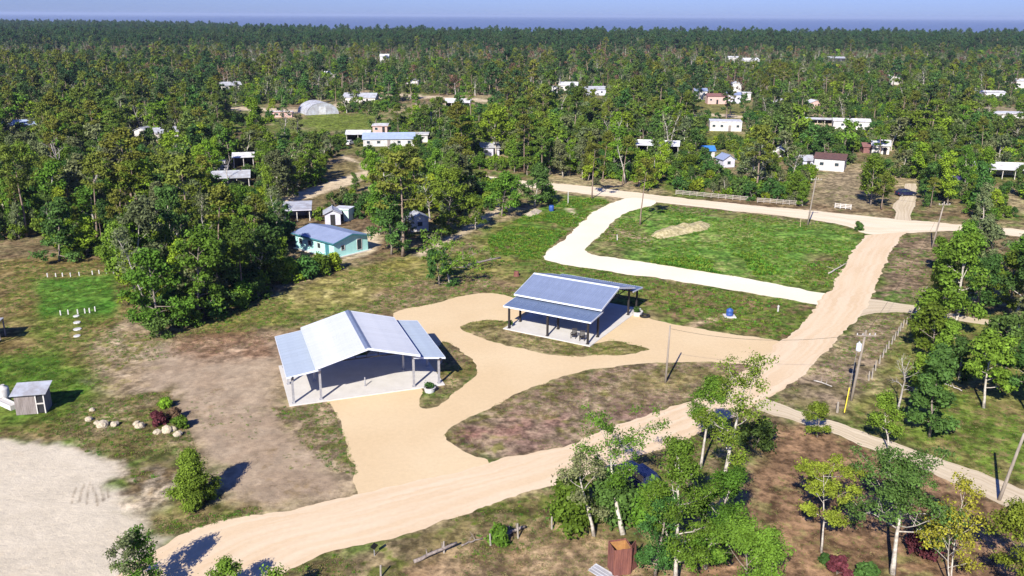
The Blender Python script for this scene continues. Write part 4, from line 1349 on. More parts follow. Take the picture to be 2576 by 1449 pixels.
dr.build('door_frame', 'offwhite', r)
MB().slab((-W2 - .3, -.35, H2 + .05), (W2 + .3, -.35, H2 + .05), (W2 + .3, D2 + .35, H2 + .42), (-W2 - .3, D2 + .35, H2 + .42), .05).build('roof', 'tin', r)
c = G(12, 1003)
r = empty('water_tank', c, 0, 'white round water tank standing behind the small plank shed', 'tank')
MB().lathe([(.5, 0), (.55, .1), (.55, 1.1), (.48, 1.3), (.2, 1.42), (.18, 1.5)], 18).build('body', 'white', r, smooth=True)
MB().lathe([(.2, 1.501), (.2, 1.56)], 12).build('lid', 'white', r)
c = G(20, 1022)
r = empty('concrete_trough', c, R(-33), 'long pale concrete trough left of the plank shed', 'trough')
t = MB()
t.box(-1.5, 1.3, -.4, -.3, 0, .5).box(-1.5, 1.3, .3, .4, 0, .5).box(-1.5, -1.4, -.3, .3, 0, .5).box(1.2, 1.3, -.3, .3, 0, .5).box(-1.4, 1.2, -.3, .3, 0, .42)
t.build('trough', 'concrete', r)

# open stall added outside the left edge, shaped to cast shade on the lawn
c = G(-42, 868)
r = empty('shade_placeholder', c, R(10), 'open timber stall added out of view at left to shade the lawn', 'placeholder')
MB().box(-2.6, 1.6, -1.3, .4, 3.0, 3.1).build('roof', 'tin', r)
for X in (-2.4, 1.4):
    for Y in (-.9, .3):
        MB().box(X - .08, X + .08, Y - .08, Y + .08, 0, 3.0).build('post', 'wood_grey', r)
MB().box(-2.5, 1.5, 1.2, 3.2, 2.2, 2.3).build('lower_shade_roof', 'tin', r)
for X in (-2.4, 1.4):
    MB().box(X - .07, X + .07, 3.0, 3.14, 0, 2.2).build('post', 'wood_grey', r)
    MB().box(X - .07, X + .07, 1.3, 1.44, 0, 2.2).build('post', 'wood_grey', r)
MB().box(-2.4, 1.4, -.3, .2, .85, .95).build('counter', 'wood_grey', r)

def marker(px, py, label, h=.55, grp='white garden stakes'):
    c = G(px, py)
    r = empty('garden_stake', c, random.uniform(-.3, .3), label, 'stake', grp)
    MB().box(-.075, .075, -.05, .05, 0, h).build('stake', 'white', r)
    MB().add([(-.075, -.05, h), (.075, -.05, h), (.075, .05, h), (-.075, .05, h), (0, 0, h + .12)], [(0, 1, 4), (1, 2, 4), (2, 3, 4), (3, 0, 4)]).build('tip', 'white', r)
for i, (x_, y_) in enumerate([(120, 697), (141, 697), (158, 696), (178, 696), (200, 694), (233, 691), (250, 689), (268, 688), (286, 689)]):
    marker(x_, y_, 'short white stake in the rear row across the green lawn')
for i, (x_, y_) in enumerate([(153, 793), (172, 791), (196, 790), (214, 788), (226, 787), (240, 783)]):
    marker(x_, y_, 'short white stake in the front row across the green lawn', .6, 'white garden stakes of the front row')
for i, (x_, y_, w_) in enumerate([(194, 812, .45), (195, 829, .5), (194, 846, .42), (192, 796, .4)]):
    c = G(x_, y_)
    r = empty('stepping_stone', c, random.random(), ['white stepping slab second from the front row of stakes', 'widest white stepping slab in the path on the lawn', 'lowest white stepping slab in the path on the lawn', 'white stepping slab at the middle of the front stake row'][i], 'slab', 'white stepping slabs on the lawn')
    MB().lathe([(w_, 0), (w_ * 1.02, .09), (w_ * .95, .12)], 9).build('slab', 'white', r)

def boulder(name, label, px, py, s, seed, mat='rock', group='pale boulders on the weedy bank'):
    bm = bmesh.new()
    bmesh.ops.create_icosphere(bm, subdivisions=3, radius=1)
    g = np.random.default_rng(seed)
    off = g.random(3) * 50
    for v in bm.verts:
        d = v.co.copy()
        q = fbm(np.array([d.x * 1.6 + off[0]]), np.array([d.y * 1.6 + d.z * 1.3 + off[1]]), 1.0, 3, seed)[0]
        v.co = d * (.65 + .75 * q)
        v.co.z *= .75
    me = bpy.data.meshes.new(name)
    bm.to_mesh(me); bm.free()
    c = G(px, py)
    o = link(name, me, mat, None, c + Vector((0, 0, s * .35)))
    o.scale = (s, s * .9, s)
    o.rotation_euler = (0, 0, g.random() * 6)
    tag(o, label, 'rock', group)
for i, (x_, y_, s_, lb) in enumerate([(232, 1034, .36, 'small pale boulder farthest back on the weedy bank'), (225, 1058, .42, 'pale boulder at the left end of the boulder line'), (244, 1066, .34, 'small pale boulder touching the largest boulder'), (258, 1073, .62, 'largest pale boulder on the weedy bank'), (289, 1071, .48, 'round pale boulder right of the largest one'),
                                  (344, 1068, .42, 'pale boulder leaning on another midway along the bank'), (353, 1075, .52, 'pale flat boulder midway along the bank'), (395, 1090, .45, 'pale boulder at the left foot of the red shrub'), (420, 1086, .62, 'big pale boulder in front of the red shrub'), (447, 1096, .5, 'pale boulder at the right end below the red shrub'), (436, 1082, .4, 'pale boulder tucked under the green shrub by the red one')]):
    boulder('boulder', lb, x_, y_, s_ * .85, 60 + i)

# ------------------------------------------------------------------ lower edge: wooden box, fence posts, logs, sign
c = G(1565, 1447)
r = empty('open_wooden_box', c, R(14), 'tall open-topped red plank privy without roof at the bottom edge', 'privy')
for (a_, b_) in (((-.65, 0, 0), (.65, 0, 0)), ((.65, 0, 0), (.65, 1.2, 0)), ((.65, 1.2, 0), (-.65, 1.2, 0)), ((-.65, 1.2, 0), (-.65, 0, 0))):
    plank_wall(r, 'plank', a_, b_, 0, 2.15, 8, 'wood_red', .03)
ins = MB()
ins.box(-.62, .62, .035, .07, .1, 2.05).box(-.62, .62, 1.13, 1.165, .1, 2.05).box(-.62, -.585, .07, 1.13, .1, 2.05).box(.585, .62, .07, 1.13, .1, 2.05).box(-.58, .58, .6, 1.1, .1, .55)
ins.build('lining', 'wood_orange', r)
MB().slab((.70, .1, .1), (1.35, .55, .1), (1.25, .75, 2.2), (.70, .2, 2.2), .04).build('door', 'wood_red', r)
c = G(1520, 1452)
r = empty('metal_sheet', c, R(-40), 'loose pale roofing sheet lying against the red plank privy', 'sheet')
me = panel_mesh('sheet_metal', -.45, .9, -1.1, .30, .9, .05)
link('sheet_metal', me, 'tin', r)
me = panel_mesh('sheet_metal', -.2, .9, -1.2, .22, .8, .03)
link('sheet_metal', me, 'tin_white', r)

def fence_post(px, py, ptop, label, grp, rad=.07, mat='wood_post', cat='post'):
    c = G(px, py)
    h = height_at(c, ptop)
    r = empty('fence_post', c, random.random(), label, cat, grp)
    lx, ly = random.uniform(-.06, .06), random.uniform(-.06, .06)
    MB().tube([(0, 0, 0), (lx * .5, ly * .5, h * .5), (lx, ly, h * .97)], [rad, rad * .95, rad * .85], 7).build('post', mat, r)
    MB().tube([(lx, ly, h * .965), (lx, ly, h)], [rad * .88, rad * .5], 7).build('top', mat, r)
for x_, y_, t_ in [(958, 1452, 1422), (1117, 1391, 1362), (1234, 1372, 1342), (1303, 1354, 1317), (1388, 1331, 1300)]:
    fence_post(x_, y_, t_, 'grey wooden post in the fence line along the lower road verge', 'fence posts along the lower verge', .075)
for x_, y_, t_ in [(2106, 1038, 1011)]:
    fence_post(x_, y_, t_, 'stout grey post left of the yellow guy-wire guard', 'stout posts', .12)
FP = [(1075, 938, 850), (1105, 922, 815), (1140, 842, 745), (1180, 778, 692), (1210, 722, 632), (1240, 668, 590), (1268, 630, 555), (1297, 590, 505), (1325, 550, 465), (1355, 505, 420), (1380, 462, 380), (1405, 430, 350), (1440, 395, 330)]
for x_, y_, t_ in FP:
    k = 800 / 2576 * 2576 / 3072
    fence_post((2272 + x_ * 800 / 2576) * .83854, (850 + y_ * 800 / 2576) * .83854, (850 + t_ * 800 / 2576) * .83854, 'grey wooden post in the fence row beside the right-hand wood', 'fence posts beside the right-hand wood', .085)
fence_post(1429, 512, 482, 'short white-topped post on the verge left of the loop road mouth', 'short roadside posts', .1, 'white')
fence_post(1372, 444, 424, 'short pale post behind the far road at left', 'short roadside posts', .1, 'offwhite')
fence_post(2013, 571, 548, 'yellowish stake beside the utility pole by the grass lot', 'short roadside posts', .08, 'rock_mound')
fence_post(1553, 604, 590, 'short pale peg in the grass lot near the loop bend', 'short roadside posts', .09, 'offwhite')

def log(label, a, b, r0, r1, mat='log', z0=.12, z1=.12, name='log'):
    A, B = G(*a), G(*b)
    root = empty(name, A, 0, label, 'log')
    d = B - A
    L_ = d.length
    pts = []
    g = np.random.default_rng(int(a[0]))
    for i in range(7):
        t = i / 6
        p = d * t
        pts.append((p.x + g.normal() * .05, p.y + g.normal() * .05, z0 + (z1 - z0) * t + .05 * math.sin(t * 3)))
    MB().tube(pts, [r0 + (r1 - r0) * i / 6 for i in range(7)], 7).build('stem', mat, root, smooth=True)
    for q in (.45, .7):
        p = Vector(pts[int(q * 6)])
        MB().tube([p, p + Vector((g.normal() * .4, .3 + g.random() * .3, .35))], [r1 * .6, r1 * .2], 5).build('branch', mat, root)
log('long grey fallen log along the lower verge fence', (1040, 1416), (1150, 1380), .15, .10, z1=.5)
log('short grey fallen log beside the leafy bush in the lower fence line', (1262, 1352), (1318, 1334), .16, .1, z1=.3)
log('grey fallen branch trailing over the lower verge', (1160, 1376), (1216, 1358), .07, .04)
log('pale fallen branch on the verge right of the main road', (2050, 960), (2093, 975), .09, .05, 'bark_dead')
log('pale driftwood branch in the grass lot corner near the main road', (2085, 690), (2130, 668), .12, .05, 'bark_dead', z1=.5)
log('dark stem shape lying right of the leaning tree', (1165, 672), (1258, 650), .22, .15)  # dark tapered stem laid on the ground
log('pale fallen trunk in the shade of the right-hand wood', (2360, 962), (2420, 985), .1, .05, 'bark_dead')

c = G(942, 1398)
r = empty('road_sign', c, R(30), 'black diamond-shaped back of a road sign on the lower verge', 'sign')
MB().tube([(0, 0, 0), (0, 0, .95)], .035, 8).build('post', 'steel', r)
s = .32
MB().add([(0, -.04, .55 - s + .3), (s, -.04, .85), (0, -.04, .85 + s), (-s, -.04, .85), (0, -.06, .55 - s + .3), (s, -.06, .85), (0, -.06, .85 + s), (-s, -.06, .85)],
         [(0, 1, 2, 3), (7, 6, 5, 4), (0, 4, 5, 1), (1, 5, 6, 2), (2, 6, 7, 3), (3, 7, 4, 0)]).build('plate', 'black', r)

# ------------------------------------------------------------------ poles
def pole(label, bx, by, tx, ty, rad=.14, arm=False, transformer=False, lamp=False, mat='pole_wood'):
    c = G(bx, by)
    h = height_at(c, ty)
    dx = (tx - bx) * mpp(c)
    r = empty('utility_pole', c, 0, label, 'pole', 'utility poles')
    MB().tube([(dx * t, 0, h * t) for t in (0, .33, .66, 1)], [rad, rad * .9, rad * .8, rad * .7], 9).build('shaft', mat, r, smooth=True)
    top = Vector((dx, 0, h))
    MB().lathe([(rad * .72, 0), (rad * .5, .06), (.02, .08)], 9, tuple(top)).build('cap', mat, r)
    if arm:
        a = MB()
        z = h - .45
        a.box(dx - 1.0, dx + 1.0, -.2, -.12, z - .06, z + .06)
        ar = a.build('crossarm', mat, r)
        for X in (-.9, -.35, .35, .9):
            MB().lathe([(.05, 0), (.07, .06), (.04, .1), (.06, .16), (.02, .2)], 8, (dx + X, -.16, z + .061)).build('insulator', 'white', ar)
    if transformer:
        MB().lathe([(.2, 0), (.26, .05), (.26, .75), (.2, .82), (.08, .86), (.06, 1.0)], 14, (dx * .8 - .42, -.05, h * .72)).build('transformer', 'trim_white', r, smooth=False)
        MB().box(dx * .8 - .2, dx * .8 - .08, -.08, .02, h * .72 + .3, h * .72 + .42).build('bracket', 'steel', r)
    if lamp:
        a = MB()
        a.tube([(dx, 0, h - .2), (dx - .3, -.1, h + .0), (dx - .55, -.15, h + .05)], .04, 6)
        ar = a.build('lamp_arm', 'steel', r)
        MB().lathe([(.1, 0), (.22, .06), (.2, .16), (.06, .22)], 12, (dx - .65, -.15, h - .1)).build('lamp_head', 'white', ar)
    return r
pole('slim wooden pole standing on the roadside island between the pavilions and main road', 1674, 963, 1677, 820, .12)
pole('utility pole with white transformer beside the right verge and yellow guy guard', 2141, 1008, 2155, 832, .15, True, True)
pole('pale utility pole on the verge below the junction at right', 2345, 622, 2358, 508, .15, True)
pole('utility pole beside the far road at the grass lot upper edge', 2031, 568, 2040, 446, .15, True)
pole('lamp pole with white head behind the far road', 1642, 472, 1643, 396, .13, False, False, True, 'bark_dead')
pole('brown utility pole at right beside the dirt track', 2513, 1258, 2543, 1092, .15)
pole('dark leaning pole beside the short lane at right', 2287, 803, 2320, 722, .12, mat='log')
pole('thin pale pole rising from the distant woodland at right', 2092, 258, 2092, 218, .2, mat='bark_dead')
c0, c1 = G(2124, 1038), G(2141, 1008)
r = empty('guy_guard', c0, 0, 'yellow guy-wire guard beside the transformer pole', 'guard')
d = Vector(((c1 - c0).x * .35, (c1 - c0).y * .35, 2.3))
MB().tube([(0, 0, 0), d], .055, 8).build('guard', 'yellow', r)
MB().tube([d, Vector(((c1 - c0).x, (c1 - c0).y, 6.6))], .012, 5).build('wire', 'steel', r)

def cable(label, pts, sag):
    root = empty('power_cable', (pts[0].x, pts[0].y, 0), 0, label, 'cable')
    for a, b in zip(pts[:-1], pts[1:]):
        L_ = []
        for i in range(13):
            t = i / 12
            p = a.lerp(b, t) - Vector((pts[0].x, pts[0].y, 0))
            p.z -= sag * 4 * t * (1 - t)
            L_.append(p)
        MB().tube(L_, .016, 4, False).build('span', 'rubber', root)
def pole_top(bx, by, tx, ty, drop=.3):
    c = G(bx, by)
    h = height_at(c, ty)
    return Vector((c.x + (tx - bx) * mpp(c), c.y, h - drop))
TB, TC, TD, TA = pole_top(2141, 1008, 2155, 832), pole_top(2345, 622, 2358, 508), pole_top(2031, 568, 2040, 446), pole_top(1674, 963, 1677, 820)
cable('sagging cable from the transformer pole to the pale pole by the junction', [TB, TC], 1.2)
cable('sagging cable from the transformer pole across the main road to the slim pole', [TB, TA], 1.0)
cable('sagging cable over the far road between the two roadside poles', [TC, TD], 1.0)

def rail_fence(label, a, b, n, h=1.1, mat='white'):
    A, B = G(*a), G(*b)
    root = empty('rail_fence', A, 0, label, 'fence')
    d = B - A
    for i in range(n + 1):
        p = d * (i / n)
        MB().box(p.x - .07, p.x + .07, p.y - .07, p.y + .07, 0, h + .08).build('post', mat, root)
    nrm = Vector((-d.y, d.x, 0)).normalized() * .09
    for i in range(n):
        for z in (h * .3, h * .62, h * .94):
            p, q = d * (i / n) - nrm, d * ((i + .97) / n) - nrm
            MB().slab((p.x, p.y, z - .07), (q.x, q.y, z - .07), (q.x, q.y, z + .07), (p.x, p.y, z + .07), .03).build('rail', mat, root)
rail_fence('weathered white rail fence behind the far road left of the sandy entrance', (1905, 509), (2018, 518), 7, 1.0, 'wood_post')
rail_fence('grey rail fence half hidden by weeds behind the far road', (1700, 489), (1880, 506), 10, 1.0, 'wood_post')
rail_fence('short white rail gate right of the sandy entrance', (2100, 523), (2140, 527), 3, 1.0, 'offwhite')

# ------------------------------------------------------------------ vehicles
def car(label, px, py, rz, paint, name='parked_car', s=1.0):
    c = G(px, py)
    r = empty(name, c, rz, label, 'car', 'parked vehicles')
    r.scale = (s, s, s)
    def prism(side, hw0, hw1, z_split=None):
        v = [(x_, -(hw0 if z_ < .95 else hw1), z_) for x_, z_ in side] + [(x_, (hw0 if z_ < .95 else hw1), z_) for x_, z_ in side]
        n = len(side)
        f = [tuple(range(n))[::1], tuple(reversed(range(n, 2 * n)))]
        f += [(i, n + i, n + (i + 1) % n, (i + 1) % n) for i in range(n)]
        return v, [tuple(reversed(q)) for q in f]
    body = [(-2.2, .35), (-1.75, .28), (1.8, .28), (2.2, .38), (2.22, .68), (2.05, .82), (1.0, .94), (-2.0, .94), (-2.2, .85)]
    b = MB().add(*prism(body, .86, .86)).build('body', paint, r, bevel=.06)
    cab = [(-1.95, .95), (.95, .95), (.35, 1.46), (-1.5, 1.5)]
    v, f = prism(cab, .78, .78)
    v = [(x_, y_ * (.82 if z_ > 1.2 else 1.0), z_) for x_, y_, z_ in v]
    MB().add(v, f).build('cabin', paint, r, bevel=.05)
    MB().add([(.97, -.68, .97), (.97, .68, .97), (.42, .56, 1.42), (.42, -.56, 1.42)], [(0, 1, 2, 3)]).build('windscreen', 'glass', r)
    MB().add([(-1.97, .66, .98), (-1.97, -.66, .98), (-1.58, -.55, 1.44), (-1.58, .55, 1.44)], [(0, 1, 2, 3)]).build('rear_window', 'glass', r)
    for sgn in (-1, 1):
        for xa, xb, xc, xd in ((-1.7, -.55, -.6, -1.42), (-.45, .75, .32, -.42)):
            q = [(xa, sgn * .787, 1.0), (xb, sgn * .787, 1.0), (xc, sgn * .665, 1.4), (xd, sgn * .665, 1.4)]
            MB().add(q, [(0, 1, 2, 3) if sgn < 0 else (3, 2, 1, 0)]).build('side_window', 'glass', r)
        MB().box(2.2, 2.235, sgn * .75 - .15, sgn * .75 + .1, .58, .74).build('headlight', 'white', r)
        MB().box(-2.225, -2.19, sgn * .76 - .1, sgn * .76 + .08, .6, .84).build('tail_light', 'lamp_red', r)
        for X in (-1.35, 1.35):
            pr = [(.2, -.1), (.33, -.1), (.35, -.05), (.35, .05), (.33, .1), (.2, .1)]
            n = 16
            v, f = [], []
            for rr, yy in pr:
                for k in range(n):
                    a = 2 * math.pi * k / n
                    v.append((X + rr * math.cos(a), sgn * .8 + yy, .35 + rr * math.sin(a)))
            for i in range(len(pr) - 1):
                for k in range(n):
                    f.append((i * n + k, i * n + (k + 1) % n, (i + 1) * n + (k + 1) % n, (i + 1) * n + k))
            w = MB().add(v, f).build('wheel', 'rubber', r)
            MB().add([(X + .2 * math.cos(2 * math.pi * k / n), sgn * .86, .35 + .2 * math.sin(2 * math.pi * k / n)) for k in range(n)], [tuple(range(n))]).build('rim', 'steel', w)
    return r
car('dark navy car parked under the trees beside the main road', 1606, 1214, R(118), 'car_blue', s=1.05)
car('small white car parked under the white carport roof at left', 880, 364, R(75), 'car_white')
car('dark navy vehicle at the end of the sandy driveway at right', 2278, 492, R(8), 'car_blue')

c = G(545, 434)
r = empty('camper_van', c, R(14), 'white camper among the trees behind the grey-roofed house at left', 'camper')
MB().box(-2.9, 1.6, -1.05, 1.05, .55, 3.0).build('body', 'white', r, bevel=.12)
MB().box(1.6, 3.0, -.95, .95, .55, 1.7).build('cab', 'white', r, bevel=.15)
MB().box(1.0, 2.4, -1.0, 1.0, 2.25, 3.02).build('overcab', 'white', r, bevel=.12)
for X in (-2.0, -.5): MB().box(X - .4, X + .4, -1.065, -1.052, 1.6, 2.2).build('window', 'glass', r)
MB().box(1.75, 2.5, -.965, -.952, 1.15, 1.6).build('cab_window', 'glass', r)
for X in (-1.9, 2.1):
    for Y in (-.9, .9):
        MB().tube([(X, Y - .12, .38), (X, Y + .12, .38)], .38, 14).build('wheel', 'rubber', r)

# ------------------------------------------------------------------ the turquoise house (placed by three corners)
def corner_house():
    C, A, B = G(842, 651), G(745, 624), G(927, 630)
    u = A - C; lu = u.length; u.normalize()
    v = B - C
    v = v - u * v.dot(u); lv = min(v.length, 9.5); v.normalize()
    rz = math.atan2(u.y, u.x)
    root = empty('house', C, rz, 'turquoise house with low slate-blue metal roof beside the open field', 'house')
    sgn = 1 if (Vector((-u.y, u.x, 0)).dot(v) > 0) else -1
    lu = min(lu, 10.5)
    wh, rh, t = 2.75, .85, .15
    def P(a, b, z): return (a, sgn * b, z)
    def bx(mb, a0, a1, b0, b1, z0, z1):
        y0, y1 = sorted((sgn * b0, sgn * b1))
        return mb.box(a0, a1, y0, y1, z0, z1)
    mb = MB()
    bx(mb, 0, lu, 0, t, .15, wh); bx(mb, 0, lu, lv - t, lv, .15, wh); bx(mb, 0, t, t, lv - t, .15, wh); bx(mb, lu - t, lu, t, lv - t, .15, wh)
    for X in (0, lu - t):
        y0, y1 = sorted((sgn * .002, sgn * (lv - .002)))
        mb.add([(X, y0, wh), (X + t, y0, wh), (X, y1, wh), (X + t, y1, wh), (X, (y0 + y1) / 2, wh + rh - .05), (X + t, (y0 + y1) / 2, wh + rh - .05)], [(0, 4, 2), (1, 3, 5), (0, 1, 5, 4), (2, 4, 5, 3), (0, 2, 3, 1)])
    mb.build('wall', 'turquoise', root)
    m2 = MB(); bx(m2, -.35, lu + .1, -.5, lv + .6, 0, .15); m2.build('plinth', 'concrete', root)
    o_ = .45
    k = rh / (lv / 2)
    z0 = wh + .03
    for side in (0, 1):
        b0, b1 = (-o_, lv / 2) if side == 0 else (lv + o_, lv / 2 + .003)
        pts = [P(-o_, b0, z0 - o_ * k), P(lu + o_, b0, z0 - o_ * k), P(lu + o_, b1, z0 + rh), P(-o_, b1, z0 + rh)]
        n_ = (Vector(pts[1]) - Vector(pts[0])).cross(Vector(pts[3]) - Vector(pts[0]))
        if n_.z < 0: pts = [pts[1], pts[0], pts[3], pts[2]]
        sl_ = MB().slab(*pts, .10).build('roof_slope', 'tin_slate', root)
        ya, yb_ = sorted((sgn * (b0 - (.05 if side == 0 else -.05)), sgn * b0))
        MB().box(-o_ - .03, lu + o_ + .03, ya, yb_, z0 - o_ * k - .2, z0 - o_ * k + .02).build('eave_trim', 'turq_trim', sl_)
    ft = MB()
    for X0, X1 in ((-o_ - .05, -o_ - .004), (lu + o_ + .004, lu + o_ + .05)):
        for side in (0, 1):
            b0, b1 = (-o_, lv / 2) if side == 0 else (lv + o_, lv / 2)
            c_ = [P(X0, b0, z0 - o_ * k + .02), P(X0, b1, z0 + rh + .02), P(X0, b1, z0 + rh - .22), P(X0, b0, z0 - o_ * k - .22)]
            d_ = [(X1, p[1], p[2]) for p in c_]
            ft.add(c_ + d_, [(0, 1, 2, 3), (7, 6, 5, 4), (0, 4, 5, 1), (1, 5, 6, 2), (2, 6, 7, 3), (3, 7, 4, 0)])
    ft.build('gable_trim', 'turq_trim', root)
    # windows: gable end faces -X, long side faces outward at b=0
    add_windows(root, [(Vector((0, sgn * lv * .25, 0)), Vector((0, 1, 0)), Vector((-1, 0, 0)))], .8, .9, 1.55)
    add_windows(root, [(Vector((0, sgn * lv * .74, 0)), Vector((0, 1, 0)), Vector((-1, 0, 0)))], 1.1, 1.9, 1.45)
    add_windows(root, [(Vector((lu * q, 0, 0)), Vector((1, 0, 0)), Vector((0, -sgn, 0))) for q in (.38, .62, .86)], .9, 1.0, 1.55)
    m3 = MB(); bx(m3, lu * .13, lu * .22, -.06, -.004, .16, 2.1); m3.build('door', 'turq_trim', root)
    HOUSE_BOX.append((745, 570, 928, 640, C.y))
corner_house()

# ------------------------------------------------------------------ the other houses and sheds
house('pale lilac garden shed with grey roof behind the turquoise house', 819, 857, 566, 3.2, 2.3, .7, 8, 'lilac', 'tin', win=0, ridge='y', cat='shed', name='shed')
house('mint and white box shed just behind the lilac garden shed', 841, 878, 556, 2.6, 2.3, .15, -18, 'mint', 'tin_white', 'flat', win=0, cat='shed', name='shed', over=.15)
house('white gabled shed with one window right of the turquoise house', 1036, 1078, 582, 3.4, 2.5, .8, 18, 'white', 'tin', win=1, door=False, ridge='y', cat='shed', name='shed')
house('grey carport with dark front behind the turquoise house', 716, 780, 557, 5.5, 2.3, .5, 6, 'lilac', 'tin', 'shed', cat='carport', name='carport', open_front=True)
house('grey-roofed house with dark shaded porch among trees at left', 538, 626, 474, 6.5, 2.5, 1.0, 8, 'lilac', 'tin', cat='house', open_front=True)
house('white-roofed shelter with dark front behind the camper', 590, 638, 424, 5.5, 3.0, .7, 8, 'dark', 'tin_white', cat='shelter', name='shelter', open_front=True)
house('white carport roof with a white car under it at left', 872, 930, 360, 5.5, 2.8, .8, 0, 'dark', 'tin_white', cat='carport', name='carport', open_front=True)
house('long house with light blue metal roof at left behind the track', 915, 1042, 368, 7.5, 2.3, 1.3, 3, 'white', 'tin_blue', win=4, name='house')
house('white annex at the right end of the long blue-roofed house', 1045, 1076, 358, 5, 2.4, .5, 0, 'white', 'tin_white', 'flat', win=1, door=False, name='annex', cat='house')
house('grey rounded quonset hut on the far lawn', 774, 850, 288, 13, 4.6, 0, 24, 'tin', 'tin', 'quonset', name='quonset_hut', cat='hut')
house('pale metal-roofed barn behind the quonset hut', 863, 944, 260, 9, 2.6, 1.6, -6, 'offwhite', 'tin', win=1, name='barn', cat='barn')
house('low pink-white trailer at the left end of the far lawn', 676, 734, 295, 3, 2.0, .2, 0, 'pink', 'tin_white', 'flat', win=3, name='trailer', cat='trailer')
house('small pinkish block house behind the long blue-roofed house', 938, 974, 333, 4, 2.2, .4, 0, 'pink', 'tin_white', 'shed', win=1, name='block_house', cat='house')
house('long house with blue-grey roof and white posts at the left edge', 10, 90, 332, 7, 2.4, 1.2, 2, 'lilac', 'tin_blue', name='house', open_front=True)
house('grey tin-roofed house hidden in trees left of the camper', 398, 446, 352, 6, 2.4, 1.2, 25, 'offwhite', 'tin', win=1, name='house')
house('white storm-damaged shed beside the hidden tin-roofed house', 338, 372, 345, 4, 2.2, .9, -20, 'white', 'tin', win=0, ridge='y', name='shed', cat='shed')
house('distant pale-roofed house in the woodland at upper left', 562, 606, 226, 7, 2.4, 1.5, 25, 'offwhite', 'tin', win=1, name='house')
house('white-roofed bungalow with dark shaded front left of centre', 1120, 1182, 272, 7, 2.4, 1.2, -4, 'dark', 'tin_white', name='bungalow', cat='house', open_front=True)
house('white gabled house wall at far centre', 1366, 1402, 236, 7, 3.4, 1.0, 12, 'white', 'tin_white', win=1, door=False, ridge='y', name='house')
house('white-roofed house just right of the white gabled wall at far centre', 1406, 1452, 228, 8, 2.8, 1.4, -5, 'offwhite', 'tin_white', win=2, name='house')
house('grey storm-worn house right of the white-roofed house at far centre', 1462, 1524, 240, 7, 3.0, 1.2, 6, 'lilac', 'tin', win=2, name='house')
house('white house with slate-blue roof left in the upper right cluster', 1747, 1778, 251, 7, 4.2, .9, 0, 'white', 'tin_slate', win=1, name='house')
house('pink house with red roof in the middle of the upper right cluster', 1780, 1828, 262, 6, 3.6, .9, 4, 'pink', 'roof_red', win=2, name='house')
house('lilac-walled house with blue roof at the right of the upper right cluster', 1829, 1862, 260, 6, 4.0, .8, 0, 'lilac', 'tin_slate', win=2, name='house')
house('small white cube house at the right end of the upper right cluster', 1867, 1888, 252, 5, 3.4, .1, 0, 'white', 'tin_white', 'flat', win=1, door=False, name='house')
house('tall narrow white house behind the upper right cluster', 1842, 1864, 236, 6, 5.2, .8, 0, 'white', 'tin_white', win=1, door=False, ridge='y', name='house')
house('long white boxy house with small windows on a lawn right of centre', 1786, 1864, 330, 7.5, 3.2, .5, -4, 'white', 'tin_white', 'flat', win=3, name='house', over=.1)
house('small grey-white hut in the trees right of the upper right cluster', 1944, 1968, 265, 4, 2.4, .3, 0, 'lilac', 'tin_white', 'shed', win=1, door=False, name='hut', cat='hut')
house('small pinkish gabled shed above the white trailer', 2037, 2066, 273, 5, 2.6, 1.0, 15, 'pink', 'tin_white', win=1, ridge='y', name='shed', cat='shed')
house('white mobile home with two dark windows at upper right', 2098, 2184, 326, 4.5, 3.0, .6, -6, 'white', 'tin_white', win=2, door=False, name='mobile_home', cat='trailer')
house('long low white-roofed lean-to left of the white mobile home', 2020, 2092, 311, 4, 1.5, .3, -4, 'dark', 'tin_white', 'shed', name='lean_to', cat='shelter', open_front=True)
house('white arched-roof carport behind the far road at centre right', 1602, 1704, 392, 7, 3.0, .9, -8, 'dark', 'tin_white', name='carport', cat='carport', open_front=True)
house('small white house under a bright blue tarpaulin roof', 1769, 1797, 402, 4.5, 2.6, .9, 4, 'white', 'tarp_blue', win=1, door=False, name='house')
house('small grey gabled hut below the blue tarpaulin house', 1818, 1848, 421, 4, 2.2, 1.1, 20, 'lilac', 'tin_slate', win=1, door=False, ridge='y', name='hut', cat='hut')
house('white house with brown roof at the end of the sandy entrance', 2050, 2118, 430, 6.5, 3.2, .9, -18, 'white', 'roof_brown', win=2, door=False, name='house')
house('tin-roofed shack joined to the left of the brown-roofed white house', 2018, 2048, 424, 5, 2.2, .9, 10, 'lilac', 'tin', win=0, name='shack', cat='shed')
house('broken white shed in trees left of the tin-roofed shack', 1943, 1970, 398, 4, 2.2, .8, -20, 'white', 'tin_white', win=0, ridge='y', name='shed', cat='shed')
house('dark red shed behind the brown-roofed white house', 2172, 2210, 386, 4, 2.0, .8, 0, 'roof_red', 'roof_red', win=0, name='shed', cat='shed')
house('white-roofed cottage in trees right of the dark red shed', 2194, 2234, 388, 5, 2.6, 1.2, -12, 'offwhite', 'tin_white', win=1, name='cottage', cat='house')
house('long white-roofed house with shaded porch at the right edge', 2464, 2640, 452, 7, 2.5, 1.1, 0, 'offwhite', 'tin_white', name='house', open_front=True)
house('violet tarpaulin shelter in front of the long house at right', 2380, 2432, 474, 4, 2.0, .6, 6, 'tarp_violet', 'tarp_violet', name='shelter', cat='shelter', open_front=True)
house('pale mobile home near the right edge of the far woodland', 2448, 2524, 246, 5, 2.8, .5, 0, 'lilac', 'tin_white', win=3, name='mobile_home', cat='trailer')
house('white house cut by the right edge in the far woodland', 2556, 2610, 224, 8, 4.5, .8, 0, 'white', 'tin_white', win=2, name='house')
